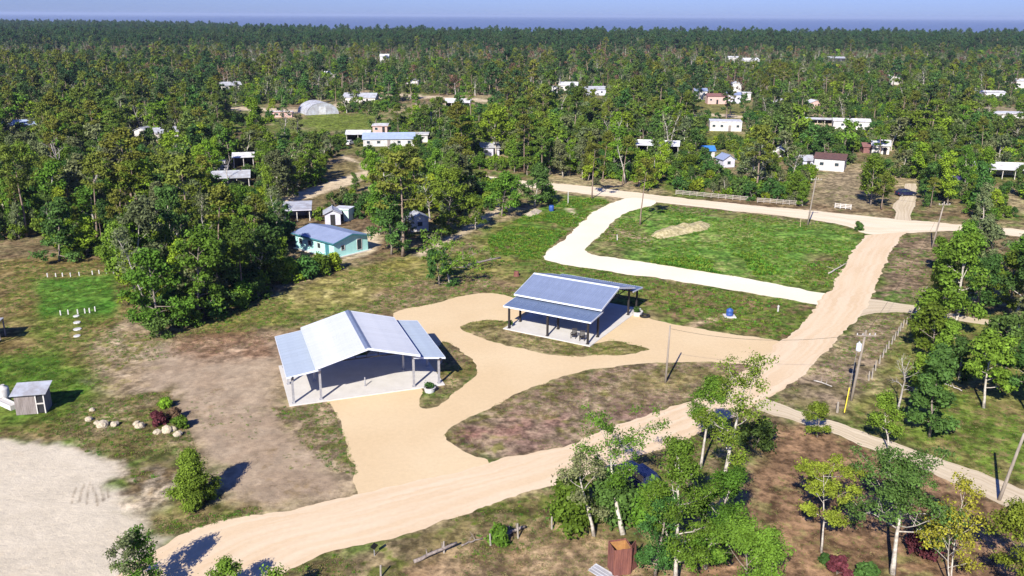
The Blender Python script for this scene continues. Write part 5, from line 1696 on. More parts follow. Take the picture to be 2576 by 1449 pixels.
house('low white shed by the pale clearing at the right edge', 2500, 2576, 300, 5, 2.2, .4, 5, 'white', 'tin_white', 'shed', win=2, name='shed', cat='shed')
house('tilted white sign-like shed gable in the far trees at right', 2240, 2262, 213, 5, 5.0, 1.2, 25, 'white', 'tin_white', win=0, door=False, ridge='y', name='shed', cat='shed')
house('very distant white building before the dark pine belt, left one', 1832, 1858, 153, 8, 3.0, .8, 0, 'white', 'tin_white', win=2, door=False, name='building', cat='building')
house('very distant white building before the dark pine belt, second from left', 1872, 1910, 162, 9, 3.6, 1.4, 12, 'white', 'tin_white', win=2, door=False, name='building', cat='building')
house('very distant long building with dark front before the pine belt at right', 2084, 2124, 158, 9, 4.0, 1.0, 0, 'dark', 'tin', win=2, door=False, name='building', cat='building')
house('very distant white house alone above the left centre woodland', 956, 978, 157, 8, 5.0, 1.6, 0, 'white', 'tin_white', win=1, door=False, name='building', cat='building')
house('distant white-roofed house above the quonset hut', 816, 846, 197, 8, 2.6, 1.4, 0, 'white', 'tin_white', win=1, name='house')
house('distant ruined white house right of the quonset hut', 1022, 1052, 218, 7, 3.4, 1.0, -10, 'white', 'tin', win=1, name='house')
house('grey-roofed cottage hidden in trees above the far road', 1212, 1256, 392, 5, 2.4, 1.0, 12, 'lilac', 'tin', win=1, name='cottage', cat='house')

c = G(718, 606)
r = empty('water_tank', c, 0, 'dark teal plastic water tank beside the turquoise house', 'tank')
MB().lathe([(1.0, 0), (1.08, .15), (1.08, 1.9), (.9, 2.2), (.35, 2.4), (.3, 2.5)], 20).build('body', 'teal_plastic', r, smooth=True)
MB().lathe([(.36, 2.501), (.36, 2.58)], 14).build('lid', 'teal_plastic', r)

# ------------------------------------------------------------------ trees one can point to
def hero(label, bx, by, top, hw, seed, bark, leafm, name='broadleaf_tree', cat='tree', fork=False, **k):
    b = G(bx, by)
    h = height_at(b, top)
    sprd = hw * mpp(b)
    crr = k.get('cr_', .6)
    lead = k.setdefault('lead', .9)
    if fork:
        k['lead'] = 1.0
        hh = max(h - .72 * sprd - crr * .5, h * .35)
    else:
        hh = h / max(lead, .01) * .97 - crr * .4
    p = proto(name, 'hero', bark, leafm, seed, hh, max(sprd - crr * .7, .3), **k)
    return plant(p, b, 0, 1.0, label, None, cat, name=name)

hero('dense cone-shaped green tree alone on the sandy verge at lower left', 490, 1268, 1138, 62, 1, 'bark', 'leaf', clear=.04, limbs=30, twigs=5, n=180, cr_=.5, leaf=.088, r0=.12, prof='cone', el=(0, 60), flat=.8, lead=.93)
hero('leafy green tree cut by the bottom edge at lower left', 372, 1500, 1345, 62, 2, 'bark', 'leaf', clear=.3, limbs=12, twigs=4, n=48, cr_=.5, leaf=.088, r0=.09)
hero('thin sparse sapling leaning beside the bottom-left leafy tree', 312, 1500, 1318, 52, 3, 'bark', 'leaf_grey', clear=.35, limbs=9, twigs=3, n=48, cr_=.42, leaf=.088, r0=.06, lean=(.12, 0))
hero('small round green treetop at the bottom edge beside the road', 575, 1500, 1404, 46, 4, 'bark', 'leaf_mid', clear=.3, limbs=10, twigs=4, n=46, cr_=.45, leaf=.088, r0=.08)
hero('low tree just below the frame whose shade falls on the road', 690, 1545, 1448, 60, 5, 'bark', 'leaf', clear=.35, limbs=10, twigs=4, n=26, cr_=.5, leaf=.088, r0=.09)
hero('tall white-barked tree with open crown beside the red plank privy', 1567, 1345, 1030, 150, 6, 'bark_white', 'leaf', fork=True, clear=.62, limbs=9, twigs=7, n=70, cr_=.6, leaf=.088, r0=.2, el=(15, 62), wob=.17, lean=(-.3, .2), prof='flat')
hero('white-trunked smaller tree left of the tall white-barked one', 1494, 1348, 1160, 90, 7, 'bark_white', 'leaf_grey', clear=.4, limbs=9, twigs=4, n=66, cr_=.5, leaf=.088, r0=.15, lean=(-.18, .05), wob=.14)
hero('leaning white-limbed tree with airy crown reaching over the main road', 1800, 1345, 838, 155, 8, 'bark_white', 'leaf_mid', fork=True, clear=.5, limbs=11, twigs=7, n=66, cr_=.64, leaf=.088, r0=.23, el=(15, 68), wob=.16, lean=(.24, .16), prof='flat')
hero('broad dense green tree between the two white-barked trees', 1700, 1470, 1125, 118, 9, 'bark_white', 'leaf', clear=.16, limbs=19, twigs=5, n=105, cr_=.62, leaf=.088, r0=.17, el=(5, 68))
hero('dense yellow-green treetop cut by the bottom edge right of the privy', 1868, 1590, 1330, 122, 10, 'bark', 'leaf_mid', clear=.3, limbs=17, twigs=5, n=176, cr_=.6, leaf=.088, r0=.14, el=(5, 68))
hero('layered yellow-green tree with white stem at lower right', 2066, 1390, 1185, 112, 11, 'bark_white', 'leaf_yellow', clear=.38, limbs=11, twigs=5, n=111, cr_=.55, leaf=.088, r0=.09, el=(5, 42), flat=.4, prof='flat')
hero('big dark green tree with pale forked trunk at lower right', 2245, 1444, 1100, 172, 12, 'bark_white', 'leaf_dark', fork=True, clear=.45, limbs=15, twigs=8, n=105, cr_=.62, leaf=.088, r0=.2, el=(8, 66), wob=.14)
hero('sparse yellowish tree with bare white stems at lower right', 2392, 1480, 1235, 90, 13, 'bark_white', 'leaf_yellow', clear=.3, limbs=8, twigs=5, n=40, cr_=.5, leaf=.088, r0=.07, el=(35, 75), stems=2)
hero('green treetop at the lower right corner', 2560, 1530, 1280, 92, 14, 'bark', 'leaf_mid', clear=.3, limbs=14, twigs=4, n=111, cr_=.6, leaf=.088, r0=.12)
hero('small upright green tree beside the two-rut track', 2236, 1135, 990, 48, 15, 'bark_white', 'leaf_mid', clear=.3, limbs=11, twigs=4, n=111, cr_=.5, leaf=.088, r0=.1, lean=(-.12, 0))
hero('leafy bush around a stub by the mouth of the two-rut track', 2056, 1100, 1022, 40, 16, 'bark', 'leaf', clear=.15, limbs=10, twigs=3, n=102, cr_=.4, leaf=.088, r0=.07)
hero('pale leafless dead tree right of the transformer pole', 2258, 1032, 875, 62, 17, 'bark_dead', 'leaf_grey', name='dead_tree', clear=.35, limbs=12, twigs=6, n=0, cr_=.5, r0=.13, el=(15, 65), wob=.2)
hero('slender dark green tree standing in the right-hand glade', 2338, 1098, 880, 60, 18, 'bark', 'leaf_dark', clear=.12, limbs=15, twigs=4, n=139, cr_=.6, leaf=.17, r0=.12, el=(5, 65))
hero('leafy tree with white trunk at the right of the glade', 2474, 1026, 850, 72, 19, 'bark_white', 'leaf', clear=.3, limbs=13, twigs=4, n=102, cr_=.65, leaf=.17, r0=.15)
hero('large fork-trunked bright tree at the front of the right-hand wood', 2402, 850, 600, 78, 20, 'bark_white', 'leaf_mid', clear=.3, limbs=17, twigs=5, n=70, cr_=.8, leaf=.2, r0=.26, el=(10, 68))
hero('tall white-stemmed tree leaning at the right edge wood', 2535, 846, 575, 70, 21, 'bark_white', 'leaf_dark', clear=.35, limbs=15, twigs=5, n=55, cr_=.8, leaf=.2, r0=.2, lean=(.16, 0), el=(10, 66))
hero('dark leafy tree at the right edge below the white-stemmed one', 2580, 1030, 880, 70, 22, 'bark', 'leaf_dark', clear=.25, limbs=13, twigs=4, n=111, cr_=.6, leaf=.18, r0=.15)
hero('low spreading green tree behind the fence row at right', 2345, 905, 770, 62, 23, 'bark', 'leaf', clear=.15, limbs=13, twigs=4, n=60, cr_=.65, leaf=.18, r0=.14)
hero('dark bushy tree in the right wood beside the lane', 2450, 800, 640, 58, 24, 'bark', 'leaf_dark', clear=.2, limbs=14, twigs=4, n=62, cr_=.8, leaf=.2, r0=.18)
hero('green bushy tree at the upper front corner of the right wood', 2412, 700, 572, 58, 25, 'bark', 'leaf', clear=.15, limbs=13, twigs=4, n=62, cr_=.75, leaf=.2, r0=.16)
hero('broad green tree at the right edge of the right wood', 2560, 740, 600, 62, 26, 'bark', 'leaf', clear=.2, limbs=14, twigs=4, n=62, cr_=.8, leaf=.2, r0=.18)
hero('tall green tree behind the fork-trunked tree in the right wood', 2490, 690, 568, 62, 27, 'bark', 'leaf_grey', clear=.2, limbs=13, twigs=4, n=60, cr_=.75, leaf=.2, r0=.16)
hero('dark tree in the shade of the right wood above the glade', 2530, 930, 800, 70, 28, 'bark', 'leaf_dark', clear=.2, limbs=13, twigs=4, n=60, cr_=.7, leaf=.19, r0=.15)
hero('wispy tree between the fence row and the fork-trunked tree', 2360, 790, 660, 44, 29, 'bark', 'leaf_mid', clear=.15, limbs=11, twigs=4, n=55, cr_=.65, leaf=.18, r0=.12)
hero('leaning white-limbed tree with ragged crown beside the field', 1132, 714, 560, 118, 30, 'bark_white', 'leaf', fork=True, clear=.55, limbs=9, twigs=6, n=34, cr_=.62, leaf=.15, r0=.2, lean=(-.42, .1), wob=.22, el=(0, 45), flat=.5)
hero('dark shrub clump at the foot of the leaning white-limbed tree', 1105, 718, 640, 48, 31, 'bark', 'leaf_dark', name='shrub', cat='shrub', clear=.05, limbs=13, twigs=3, n=60, cr_=.55, leaf=.18, r0=.08)
hero('tall thin pine standing alone at the corner of the grass lot', 1610, 566, 404, 34, 32, 'bark_pine', 'leaf_pine', name='pine_tree', clear=.72, limbs=10, twigs=3, n=45, cr_=.6, leaf=.17, r0=.16, prof='pine', el=(-15, 50), wob=.05, lead=.97)
hero('tall thin pine at the edge of the far road left of the loop', 1489, 500, 360, 40, 33, 'bark_pine', 'leaf_pine', name='pine_tree', clear=.62, limbs=11, twigs=3, n=45, cr_=.7, leaf=.18, r0=.17, prof='pine', el=(-10, 50), wob=.05, lead=.97)
hero('bare-stemmed pine at the front of the left wood near the field', 612, 757, 560, 52, 34, 'bark_pine', 'leaf_pine', name='pine_tree', clear=.55, limbs=12, twigs=3, n=48, cr_=.7, leaf=.18, r0=.17, prof='pine', el=(-5, 50), wob=.06, lead=.97)
hero('bright yellow-green broad tree in the wood above the far road', 1248, 392, 282, 58, 35, 'bark_white', 'leaf_bright', clear=.15, limbs=17, twigs=5, n=70, cr_=1.1, leaf=.27, r0=.2)
hero('tall bright green column-like tree left of the quonset hut', 652, 382, 243, 36, 36, 'bark', 'leaf_bright', clear=.1, limbs=18, twigs=4, n=60, cr_=1.0, leaf=.27, r0=.2)
hero('big umbrella-topped pine at the left edge', 68, 596, 368, 60, 37, 'bark_pine', 'leaf_pine', name='pine_tree', clear=.6, limbs=13, twigs=4, n=60, cr_=.9, leaf=.2, r0=.24, prof='pine', el=(-5, 45), wob=.06, lead=.97)
hero('dark layered fir-like tree in front of the left wood', 150, 655, 490, 62, 38, 'bark', 'leaf_dark', clear=.08, limbs=19, twigs=5, n=60, cr_=.75, leaf=.2, r0=.18, prof='cone', el=(-5, 45), flat=.5)
hero('rounded green tree behind the white gate at the sandy entrance', 2190, 516, 400, 48, 39, 'bark', 'leaf', clear=.15, limbs=15, twigs=4, n=60, cr_=.85, leaf=.22, r0=.17)
hero('dense green tree filling the gap below the leaning white-limbed tree', 1775, 1430, 1170, 85, 670, 'bark_white', 'leaf', clear=.1, limbs=17, twigs=5, n=129, cr_=.6, leaf=.088, r0=.14, el=(0, 66))
hero('dark leafy tree just right of the red plank privy', 1648, 1450, 1230, 70, 671, 'bark', 'leaf_dark', clear=.1, limbs=15, twigs=4, n=129, cr_=.55, leaf=.088, r0=.12, el=(0, 66))
hero('bright crowned tree half hidden behind the leaning white-limbed tree', 1762, 1180, 905, 62, 672, 'bark_white', 'leaf_mid', fork=True, clear=.5, limbs=9, twigs=6, n=111, cr_=.6, leaf=.088, r0=.14, el=(10, 66))
for i, (lb, bx, by, tp, hw, lm) in enumerate([('dark tree at the junction end of the right wood', 2440, 640, 565, 40, 'leaf_dark'), ('green tree behind the lane in the right wood', 2540, 790, 640, 62, 'leaf'), ('low green tree at the fence end of the right wood', 2335, 840, 740, 46, 'leaf'), ('grey-green tree deep in the right wood by the frame edge', 2585, 880, 720, 60, 'leaf_grey'),
        ('bushy tree at the lower edge of the right-hand glade', 2330, 1010, 905, 46, 'leaf')]):
    hero(lb, bx, by, tp, hw, 660 + i, 'bark', lm, clear=.12, limbs=15, twigs=4, n=62, cr_=.75, leaf=.19, r0=.16, el=(0, 66))
for i, (lb, bx, by, tp, hw, lm) in enumerate([('narrow scraggly tree at the top of the fence row', 2312, 872, 765, 28, 'leaf'), ('narrow scraggly tree midway down the fence row', 2322, 968, 850, 30, 'leaf_dark'), ('slim tree behind the middle of the fence row', 2362, 925, 800, 34, 'leaf_mid'), ('slim dark tree in the right-hand glade beside the fork-trunked tree', 2412, 955, 845, 34, 'leaf_dark'), ('slim grey-green tree at the lane corner of the right wood', 2385, 768, 640, 34, 'leaf_grey'), ('narrow green tree between lane and junction at right', 2375, 690, 590, 30, 'leaf')]):
    hero(lb, bx, by, tp, hw, 740 + i, 'bark_white' if i % 2 else 'bark', lm, clear=.1, limbs=15, twigs=4, n=50, cr_=.5, leaf=.15, r0=.12, el=(5, 70), wob=.2)
left_front = [('large dense tree at the front corner of the left wood', 405, 838, 640, 82, 'leaf', .12), ('tall ragged tree above the front corner of the left wood', 345, 745, 505, 62, 'leaf_grey', .3), ('broad dark tree bulging from the left wood toward the field', 500, 805, 585, 92, 'leaf', .12),
              ('dark round tree in the middle front of the left wood', 565, 770, 610, 62, 'leaf_dark', .15), ('leafy tree beside the bare-stemmed pine', 655, 725, 575, 58, 'leaf_dark', .2), ('grey-green tree leaning at the front of the left wood', 300, 700, 560, 50, 'leaf', .2),
              ('dark tree with white stem left of the turquoise house', 672, 640, 530, 42, 'leaf_dark', .4), ('tall dark tree in the left wood behind the front row', 450, 700, 470, 70, 'leaf_dark', .2), ('dark tree at the heart of the left wood', 590, 660, 480, 62, 'leaf', .2), ('dark leafy tree hugging the right end of the turquoise house', 985, 640, 505, 58, 'leaf_dark', .2),
              ('leafy tree between the turquoise house and the white shed', 955, 590, 470, 48, 'leaf', .25), ('tall leafy tree right of the white gabled shed', 1125, 585, 440, 62, 'leaf', .25), ('leafy tree left of the blue barrel', 1262, 545, 440, 48, 'leaf', .3), ('dark tree at the roadside end of the middle wood', 1345, 520, 420, 40, 'leaf_dark', .25)]
for i, (lb, bx, by, tp, hw, lm, cl) in enumerate(left_front):
    hero(lb, bx, by, tp, hw, 600 + i, 'bark_white' if i % 3 == 1 else 'bark', lm, clear=cl, limbs=17, twigs=5, n=58, cr_=.8, leaf=.2, r0=.19, el=(0, 68), wob=.15)

for i, (lb, bx, by, tp, hw) in enumerate([('grey half-bare tree sticking out of the left wood front', 372, 790, 545, 48), ('grey half-bare tree in the middle of the left wood', 530, 690, 480, 46), ('pale half-bare tree beside the grey carport', 700, 600, 470, 40), ('pale half-bare tree right of the turquoise house', 1010, 610, 470, 36)]):
    hero(lb, bx, by, tp, hw, 690 + i, 'bark_dead', 'leaf_grey', clear=.3, limbs=14, twigs=6, n=9, cr_=.6, leaf=.16, r0=.17, el=(12, 66), wob=.2)

def bush(label, bx, by, top, hw, seed, lm, group=None, n=55):
    b = G(bx, by)
    h = height_at(b, top)
    p = proto('shrub', 'bush', 'bark', lm, seed, max(h * .85, .3), max(hw * mpp(b) * .75, .2), clear=.05, limbs=11, twigs=3, n=n, cr_=max(.22 * h, .2), leaf=.11 + .02 * h, r0=.04, el=(10, 70), flat=.8)
    plant(p, b, 0, 1, label, group, 'shrub', name='shrub')
bush('bright green shrub at the head of the boulder bed', 417, 1026, 1005, 18, 1, 'leaf_bright')
bush('dark red-leaved shrub behind the boulders', 402, 1068, 1040, 24, 2, 'leaf_red')
bush('brownish-pink shrub right of the red shrub', 438, 1055, 1030, 22, 3, 'leaf_brown')
bush('dull green shrub at the right end of the boulder bed', 456, 1078, 1050, 22, 4, 'leaf')
bush('small green bush beside the lower verge fence post', 1255, 1368, 1322, 26, 5, 'leaf')
bush('red-pink flowering shrub at the bottom right under the trees', 2105, 1445, 1410, 36, 6, 'leaf_red')
bush('dark green low bush at the bottom edge right of the red shrub', 2180, 1462, 1428, 40, 7, 'leaf_dark')
bush('small green bush in the litter above the red shrub', 2075, 1415, 1398, 16, 8, 'leaf_dark')
bush('crimson shrub under the sparse yellowish tree', 2320, 1400, 1330, 40, 9, 'leaf_red')
bush('dense green undergrowth left of the white-barked trees', 1440, 1320, 1205, 70, 10, 'leaf', n=90)
bush('dense green undergrowth between the white-barked trunks', 1540, 1310, 1190, 55, 11, 'leaf_dark', n=90)
bush('bushy undergrowth right of the tall white-barked tree', 1640, 1330, 1215, 50, 12, 'leaf', n=80)
bush('dark undergrowth beside the leaning tree over the road', 1900, 1130, 1065, 60, 13, 'leaf_dark', n=70)
bush('round bush on the corner of the grass lot by the junction', 2160, 580, 560, 13, 14, 'leaf_dark')
bush('bush by the far road mouth left of the short white post', 1378, 512, 470, 30, 15, 'leaf', n=60)
for i, (x_, y_, t_, w_) in enumerate([(700, 712, 655, 36), (735, 706, 650, 34), (772, 700, 645, 34), (808, 690, 642, 32), (838, 680, 640, 28)]):
    bush('leafy bush in the row below the turquoise house', x_, y_, t_, w_, 40 + i, ['leaf', 'leaf_bright', 'leaf_dark'][i % 3], 'bush row below the turquoise house', 70)
for i, (x_, y_, t_, w_) in enumerate([(395, 850, 800, 40), (470, 822, 775, 42), (545, 800, 755, 40), (600, 775, 735, 34), (650, 752, 710, 32)]):
    bush('dark bush along the front foot of the left wood', x_, y_, t_, w_, 60 + i, ['leaf_dark', 'leaf'][i % 2], 'bushes at the foot of the left wood', 70)

# ------------------------------------------------------------------ the woods
CLEAR = [[(755, 283), (960, 288), (985, 325), (870, 330), (770, 338)], [(690, 300), (765, 298), (760, 330), (685, 330)],
         [(700, 520), (790, 470), (860, 410), (855, 385), (930, 405), (935, 445), (900, 470), (800, 525), (720, 540)],
         [(1740, 258), (1900, 258), (1890, 285), (1740, 285)], [(1775, 328), (1880, 330), (1870, 355), (1780, 352)],
         [(2055, 428), (2165, 428), (2215, 530), (2030, 520)], [(2230, 452), (2312, 452), (2320, 560), (2225, 560)],
         [(560, 264), (760, 272), (1000, 232), (1240, 247), (1430, 266), (1430, 276), (1230, 262), (1000, 248), (780, 292), (560, 280)],
         [(740, 560), (940, 560), (1000, 650), (860, 670), (700, 640)], [(1040, 585), (1085, 580), (1110, 640), (1040, 650)],
         [(1040, 640), (1140, 588), (1220, 538), (1275, 505), (1295, 512), (1240, 552), (1160, 600), (1060, 648)],
         [(2380, 272), (2576, 272), (2576, 305), (2400, 305)], [(2020, 312), (2200, 326), (2200, 342), (2000, 336)], [(860, 370), (960, 370), (960, 392), (860, 392)],
         [(1400, 238), (1530, 242), (1530, 262), (1390, 262)]]

# places the photograph sees into between the trees: tracks, yards, lawns (x0, y0, x1, y1)
for x0, y0, x1, y1 in ((800, 398, 922, 500), (700, 480, 800, 548), (2060, 428, 2185, 528), (775, 288, 960, 332), (1000, 234, 1240, 262), (2235, 452, 2310, 556), (575, 264, 760, 292), (1740, 258, 1900, 290), (1775, 328, 1870, 352), (880, 560, 1000, 650), (690, 300, 765, 328), (1500, 455, 1700, 486), (1190, 430, 1420, 458), (1060, 330, 1090, 372)):
    HOUSE_BOX.append((x0, y0, x1, y1, G((x0 + x1) / 2, y1).y - 4))

def gen_wood():
    pts = []
    for (d0, d1, s) in ((95, 380, 4.2), (380, 820, 5.6), (820, 2700, 7.4)):
        n_y = int((d1 - d0) / s)
        n_x = int(2 * (d1 * .66 + 30) / s)
        gx, gy = np.meshgrid(np.arange(n_x), np.arange(n_y))
        x = (gx.ravel() - n_x / 2 + .5 + rng.uniform(-.46, .46, gx.size)) * s
        y = d0 + (gy.ravel() + .5 + rng.uniform(-.46, .46, gy.size)) * s
        k = (np.abs(x) < y * .63 + 14) & (y < d1)
        pts.append(np.stack([x[k], y[k]], 1))
    P = np.concatenate(pts)
    P = P[P[:, 1] < coast_y(P[:, 0]) - 12]
    px, _ = PX(np.concatenate([P, np.zeros((len(P), 1))], 1))
    ok = ~((sdist(px[:, 0], px[:, 1], OPEN) > 0) | (sdist(px[:, 0], px[:, 1], RWOOD) > -4))
    P, px = P[ok], px[ok]
    near = P[:, 1] < 430
    ok = np.ones(len(P), bool)
    for c in CLEAR:
        ok &= ~(sdist(px[:, 0], px[:, 1], c) > 0)
    ok[near] &= ~on_road(P[near, 0], P[near, 1], 2.2)
    P, px = P[ok], px[ok]
    # gaps: the wood is loose among the houses
    gap = fbm(P[:, 0], P[:, 1], 26, 3, 700)
    d = P[:, 1]
    gap = gap * .6 + .4 * fbm(P[:, 0], P[:, 1], 11, 2, 707)
    thr = np.where(d < 220, .36, np.where(d < 560, .445, np.where(d < 900, .47, .22)))
    thr = np.where((d > 640) & (d < 900) & (px[:, 0] < 900), .36, thr)
    thr = np.where((px[:, 0] < 560) & (d < 640), thr - .17, thr)
    ok = gap > thr
    P, px = P[ok], px[ok]
    d = P[:, 1]
    u = rng.random(len(P))
    kind = np.zeros(len(P), int)                  # 0 broadleaf 1 pine 2 bare 3 shrub
    pine_n = fbm(P[:, 0], P[:, 1], 60, 3, 720)
    for lo, hi, pp, pd, ps in ((0, 230, .20, .08, .10), (230, 420, .24, .10, .14), (420, 640, .22, .15, .22), (640, 900, .06, .30, .50), (900, 9999, .80, .03, .02)):
        m = (d >= lo) & (d < hi)
        p_ = np.clip(pp + (pine_n - .5) * .5, 0.01, .95)
        kind[m & (u < p_)] = 1
        kind[m & (u >= p_) & (u < p_ + pd)] = 2
        kind[m & (u >= p_ + pd) & (u < p_ + pd + ps)] = 3
    belt = (d > 640) & (d < 900) & (px[:, 0] < 900)
    sc = np.clip(rng.normal(.95, .25, len(P)), .45, 1.55)
    hh = np.choose(kind, [8.4, 11.8, 8.0, 2.2]) * sc
    ww = np.choose(kind, [2.6, 2.2, 2.4, 1.4]) * sc
    # what would stand right in front of a house in the photograph is mostly not there
    keep = np.ones(len(P), bool)
    top = PX(np.concatenate([P, hh[:, None]], 1))[0]
    wpx = ww * FPX / (P[:, 1] * cp + CAM_H * sp)
    luck = rng.random(len(P))
    for (x0, y0, x1, y1, dist) in HOUSE_BOX:
        m = (d < dist + 7) & (px[:, 0] + wpx * .75 > x0) & (px[:, 0] - wpx * .75 < x1) & (top[:, 1] < y1 - 1) & (px[:, 1] > y0)
        keep &= ~(m & (luck < (.99 if 480 < x0 < 930 and dist < 360 else .94 if dist < 360 else .83)))
    return P[keep], px[keep], kind[keep], sc[keep]

WP, WPX, WK, WS = gen_wood()
ORDER = np.argsort(WP[:, 1])
PROTOS = {0: PB, 1: PP, 2: PD, 3: PS}
KN = {0: 'broadleaf tree', 1: 'slender pine tree', 2: 'bare-branched tree', 3: 'shrub'}
SHADE = {None: 'leafless ', 'leaf_green': 'green ', 'leaf_bright_green': 'bright green ', 'leaf_dark_green': 'dark green ', 'leaf_grey_green': 'grey-green ', 'pine_needles': 'olive '}
def where(x, y):
    if y >= 480:
        if x < 560: return 'in the dark wood above the lawn with white stakes'
        if x < 960: return 'in the wood around the turquoise house'
        if x < 1500: return 'in the wood between turquoise house and loop road'
        return 'beside the sandy entrance behind the far road'
    if y >= 330:
        if x < 500: return 'in the thick wood at left beyond the lawn'
        if x < 860: return 'around the camper and grey-roofed house at left'
        if x < 1250: return 'in the wood below the long blue-roofed house'
        if x < 1720: return 'in the wood behind the far road at centre'
        if x < 2200: return 'among the houses behind the far road'
        return 'in the pine wood at right behind the far road'
    if x < 760: return 'in the distant wood left of the quonset hut'
    if x < 1300: return 'in the distant wood around the quonset hut'
    if x < 1720: return 'in the distant wood at upper centre'
    return 'in the distant wood around the upper right houses'
cnt = {0: 0, 1: 0, 2: 0, 3: 0}
LIM = {0: 285, 1: 275, 2: 280, 3: 240}
rest = []
for i in ORDER:
    k = int(WK[i])
    if cnt[k] >= LIM[k] or WP[i, 1] > 620:
        rest.append(i)
        continue
    cnt[k] += 1
    ps = PROTOS[k]
    p = ps[int(rng.integers(len(ps)))]
    w = where(*WPX[i])
    look = ('small ' if WS[i] < .88 else 'tall ' if WS[i] > 1.07 else 'mid-sized ') + SHADE[p.crown.materials[0].name if p.crown else None]
    lab = look + KN[k] + ' ' + w
    plant(p, (WP[i, 0], WP[i, 1], 0), rng.random() * 6.28, float(WS[i]) * (1.0 if k != 3 else 1.2), lab, lab.replace('tree ', 'trees ').replace('shrub ', 'shrubs '), 'shrub' if k == 3 else 'tree', sx=float(WS[i] * rng.uniform(.78, 1.3)))
rest = np.array(rest)
RP, RK, RS = WP[rest], WK[rest], WS[rest]
u = rng.random(len(rest))
dd = RP[:, 1]
ki = np.where(RK == 0, np.where(u < .3, 0, np.where(u < .62, 1, np.where(u < .85, 2, 3))), np.where(RK == 1, np.where(u < .6, 4, np.where(u < .8, 5, 6)), np.where(RK == 2, np.where(u < .6, 7, 8), 9)))
far = dd > 900
ki = np.where(far & (RK == 0), np.where(u < .8, 1, 0), ki)
ki = np.where(far & (RK == 1), np.where(u < .5, 5, 6), ki)
sc = RS * np.where(far, 1.15, 1.0)
instancer('far_woodland', np.concatenate([RP, np.zeros((len(RP), 1))], 1), rng.random(len(RP)) * 6.28, sc, ki, far_col, 'far-off woodland of broadleaf trees and pines reaching to the sea')
print('trees', cnt, 'far', len(rest))

# ------------------------------------------------------------------ undergrowth filling the woods
brush_col = bpy.data.collections.new('brush_kinds')
_keep = far_col
far_col = brush_col
far_kind(0, 'bark', 'leaf', 520, 2.2, 1.7, clear=.03, limbs=9, twigs=3, n=26, cr_=.5, leaf=.19, r0=.06, wob=.2)
far_kind(1, 'bark', 'leaf_bright', 521, 1.8, 1.6, clear=.03, limbs=9, twigs=3, n=24, cr_=.5, leaf=.19, r0=.06, wob=.2)
far_kind(2, 'bark', 'leaf_dark', 522, 2.8, 1.6, clear=.03, limbs=10, twigs=3, n=26, cr_=.5, leaf=.19, r0=.06, wob=.2)
far_kind(3, 'bark_dead', 'leaf_grey', 523, 2.2, 1.6, clear=.03, limbs=9, twigs=3, n=14, cr_=.5, leaf=.19, r0=.06, wob=.2)
far_col = _keep
def gen_brush():
    out = []
    for (d0, d1, s) in ((100, 260, 2.7), (260, 480, 3.4), (480, 900, 5.2)):
        n_y = int((d1 - d0) / s)
        n_x = int(2 * (d1 * .64 + 15) / s)
        gx, gy = np.meshgrid(np.arange(n_x), np.arange(n_y))
        x = (gx.ravel() - n_x / 2 + .5 + rng.uniform(-.5, .5, gx.size)) * s
        y = d0 + (gy.ravel() + .5 + rng.uniform(-.5, .5, gy.size)) * s
        k = np.abs(x) < y * .63 + 10
        out.append(np.stack([x[k], y[k]], 1))
    P = np.concatenate(out)
    px, _ = PX(np.concatenate([P, np.zeros((len(P), 1))], 1))
    ok = ~((sdist(px[:, 0], px[:, 1], OPEN) > -2) | (sdist(px[:, 0], px[:, 1], RWOOD) > -4))
    for c in CLEAR: ok &= ~(sdist(px[:, 0], px[:, 1], c) > -1)
    ok &= fbm(P[:, 0], P[:, 1], 14, 3, 777) > .44
    P, px = P[ok], px[ok]
    ok = ~on_road(P[:, 0], P[:, 1], 1.5)
    for (x0, y0, x1, y1, dist) in HOUSE_BOX:
        ok &= ~((px[:, 0] > x0 - 2) & (px[:, 0] < x1 + 2) & (px[:, 1] > y1 - 14) & (px[:, 1] < y1 + 9))
        ok &= ~((px[:, 0] > x0) & (px[:, 0] < x1) & (px[:, 1] > y0) & (px[:, 1] < y1 + 4))
    return P[ok]
BP = gen_brush()
instancer('undergrowth', np.concatenate([BP, np.zeros((len(BP), 1))], 1), rng.random(len(BP)) * 6.28, rng.uniform(.45, 1.35, len(BP)), rng.choice([0, 0, 1, 2, 2, 3], len(BP)), brush_col, 'leafy undergrowth filling the woods between the trees')
print('brush', len(BP))

# ------------------------------------------------------------------ weeds and grass tufts
tuft_col = bpy.data.collections.new('tuft_kinds')
def tuft(i, mat, n, h, w, seed):
    g = np.random.default_rng(seed)
    v = []
    for _ in range(n):
        a = g.random() * 6.28
        r_ = w * .5 * math.sqrt(g.random())
        p = np.array([math.cos(a) * r_, math.sin(a) * r_, 0])
        b = g.random() * 6.28
        lean_ = np.array([math.cos(b), math.sin(b), 0]) * h * g.uniform(.2, .9)
        side = np.array([-math.sin(b), math.cos(b), 0]) * h * g.uniform(.12, .28)
        hh = h * g.uniform(.4, 1.0)
        m = p + lean_ * .5 + np.array([0, 0, hh * .7])
        t = p + lean_ + np.array([0, 0, hh])
        v += [p, m - side, t, m + side]
    me = quads_mesh(f'tk{i}', np.array(v), n, .7 + .6 * g.random(n))
    me.materials.append(M[mat])
    o = bpy.data.objects.new(f'tk{i}', me)
    tuft_col.objects.link(o)
tuft(0, 'grass_blade', 16, .20, .7, 1)
tuft(1, 'grass_blade', 18, .13, .9, 2)
tuft(2, 'grass_blade', 18, .32, .7, 3)
tuft(3, 'dry_blade', 14, .18, .8, 4)
tuft(4, 'dry_blade', 16, .11, .9, 5)
tuft(5, 'leaf_brown', 12, .14, .8, 6)

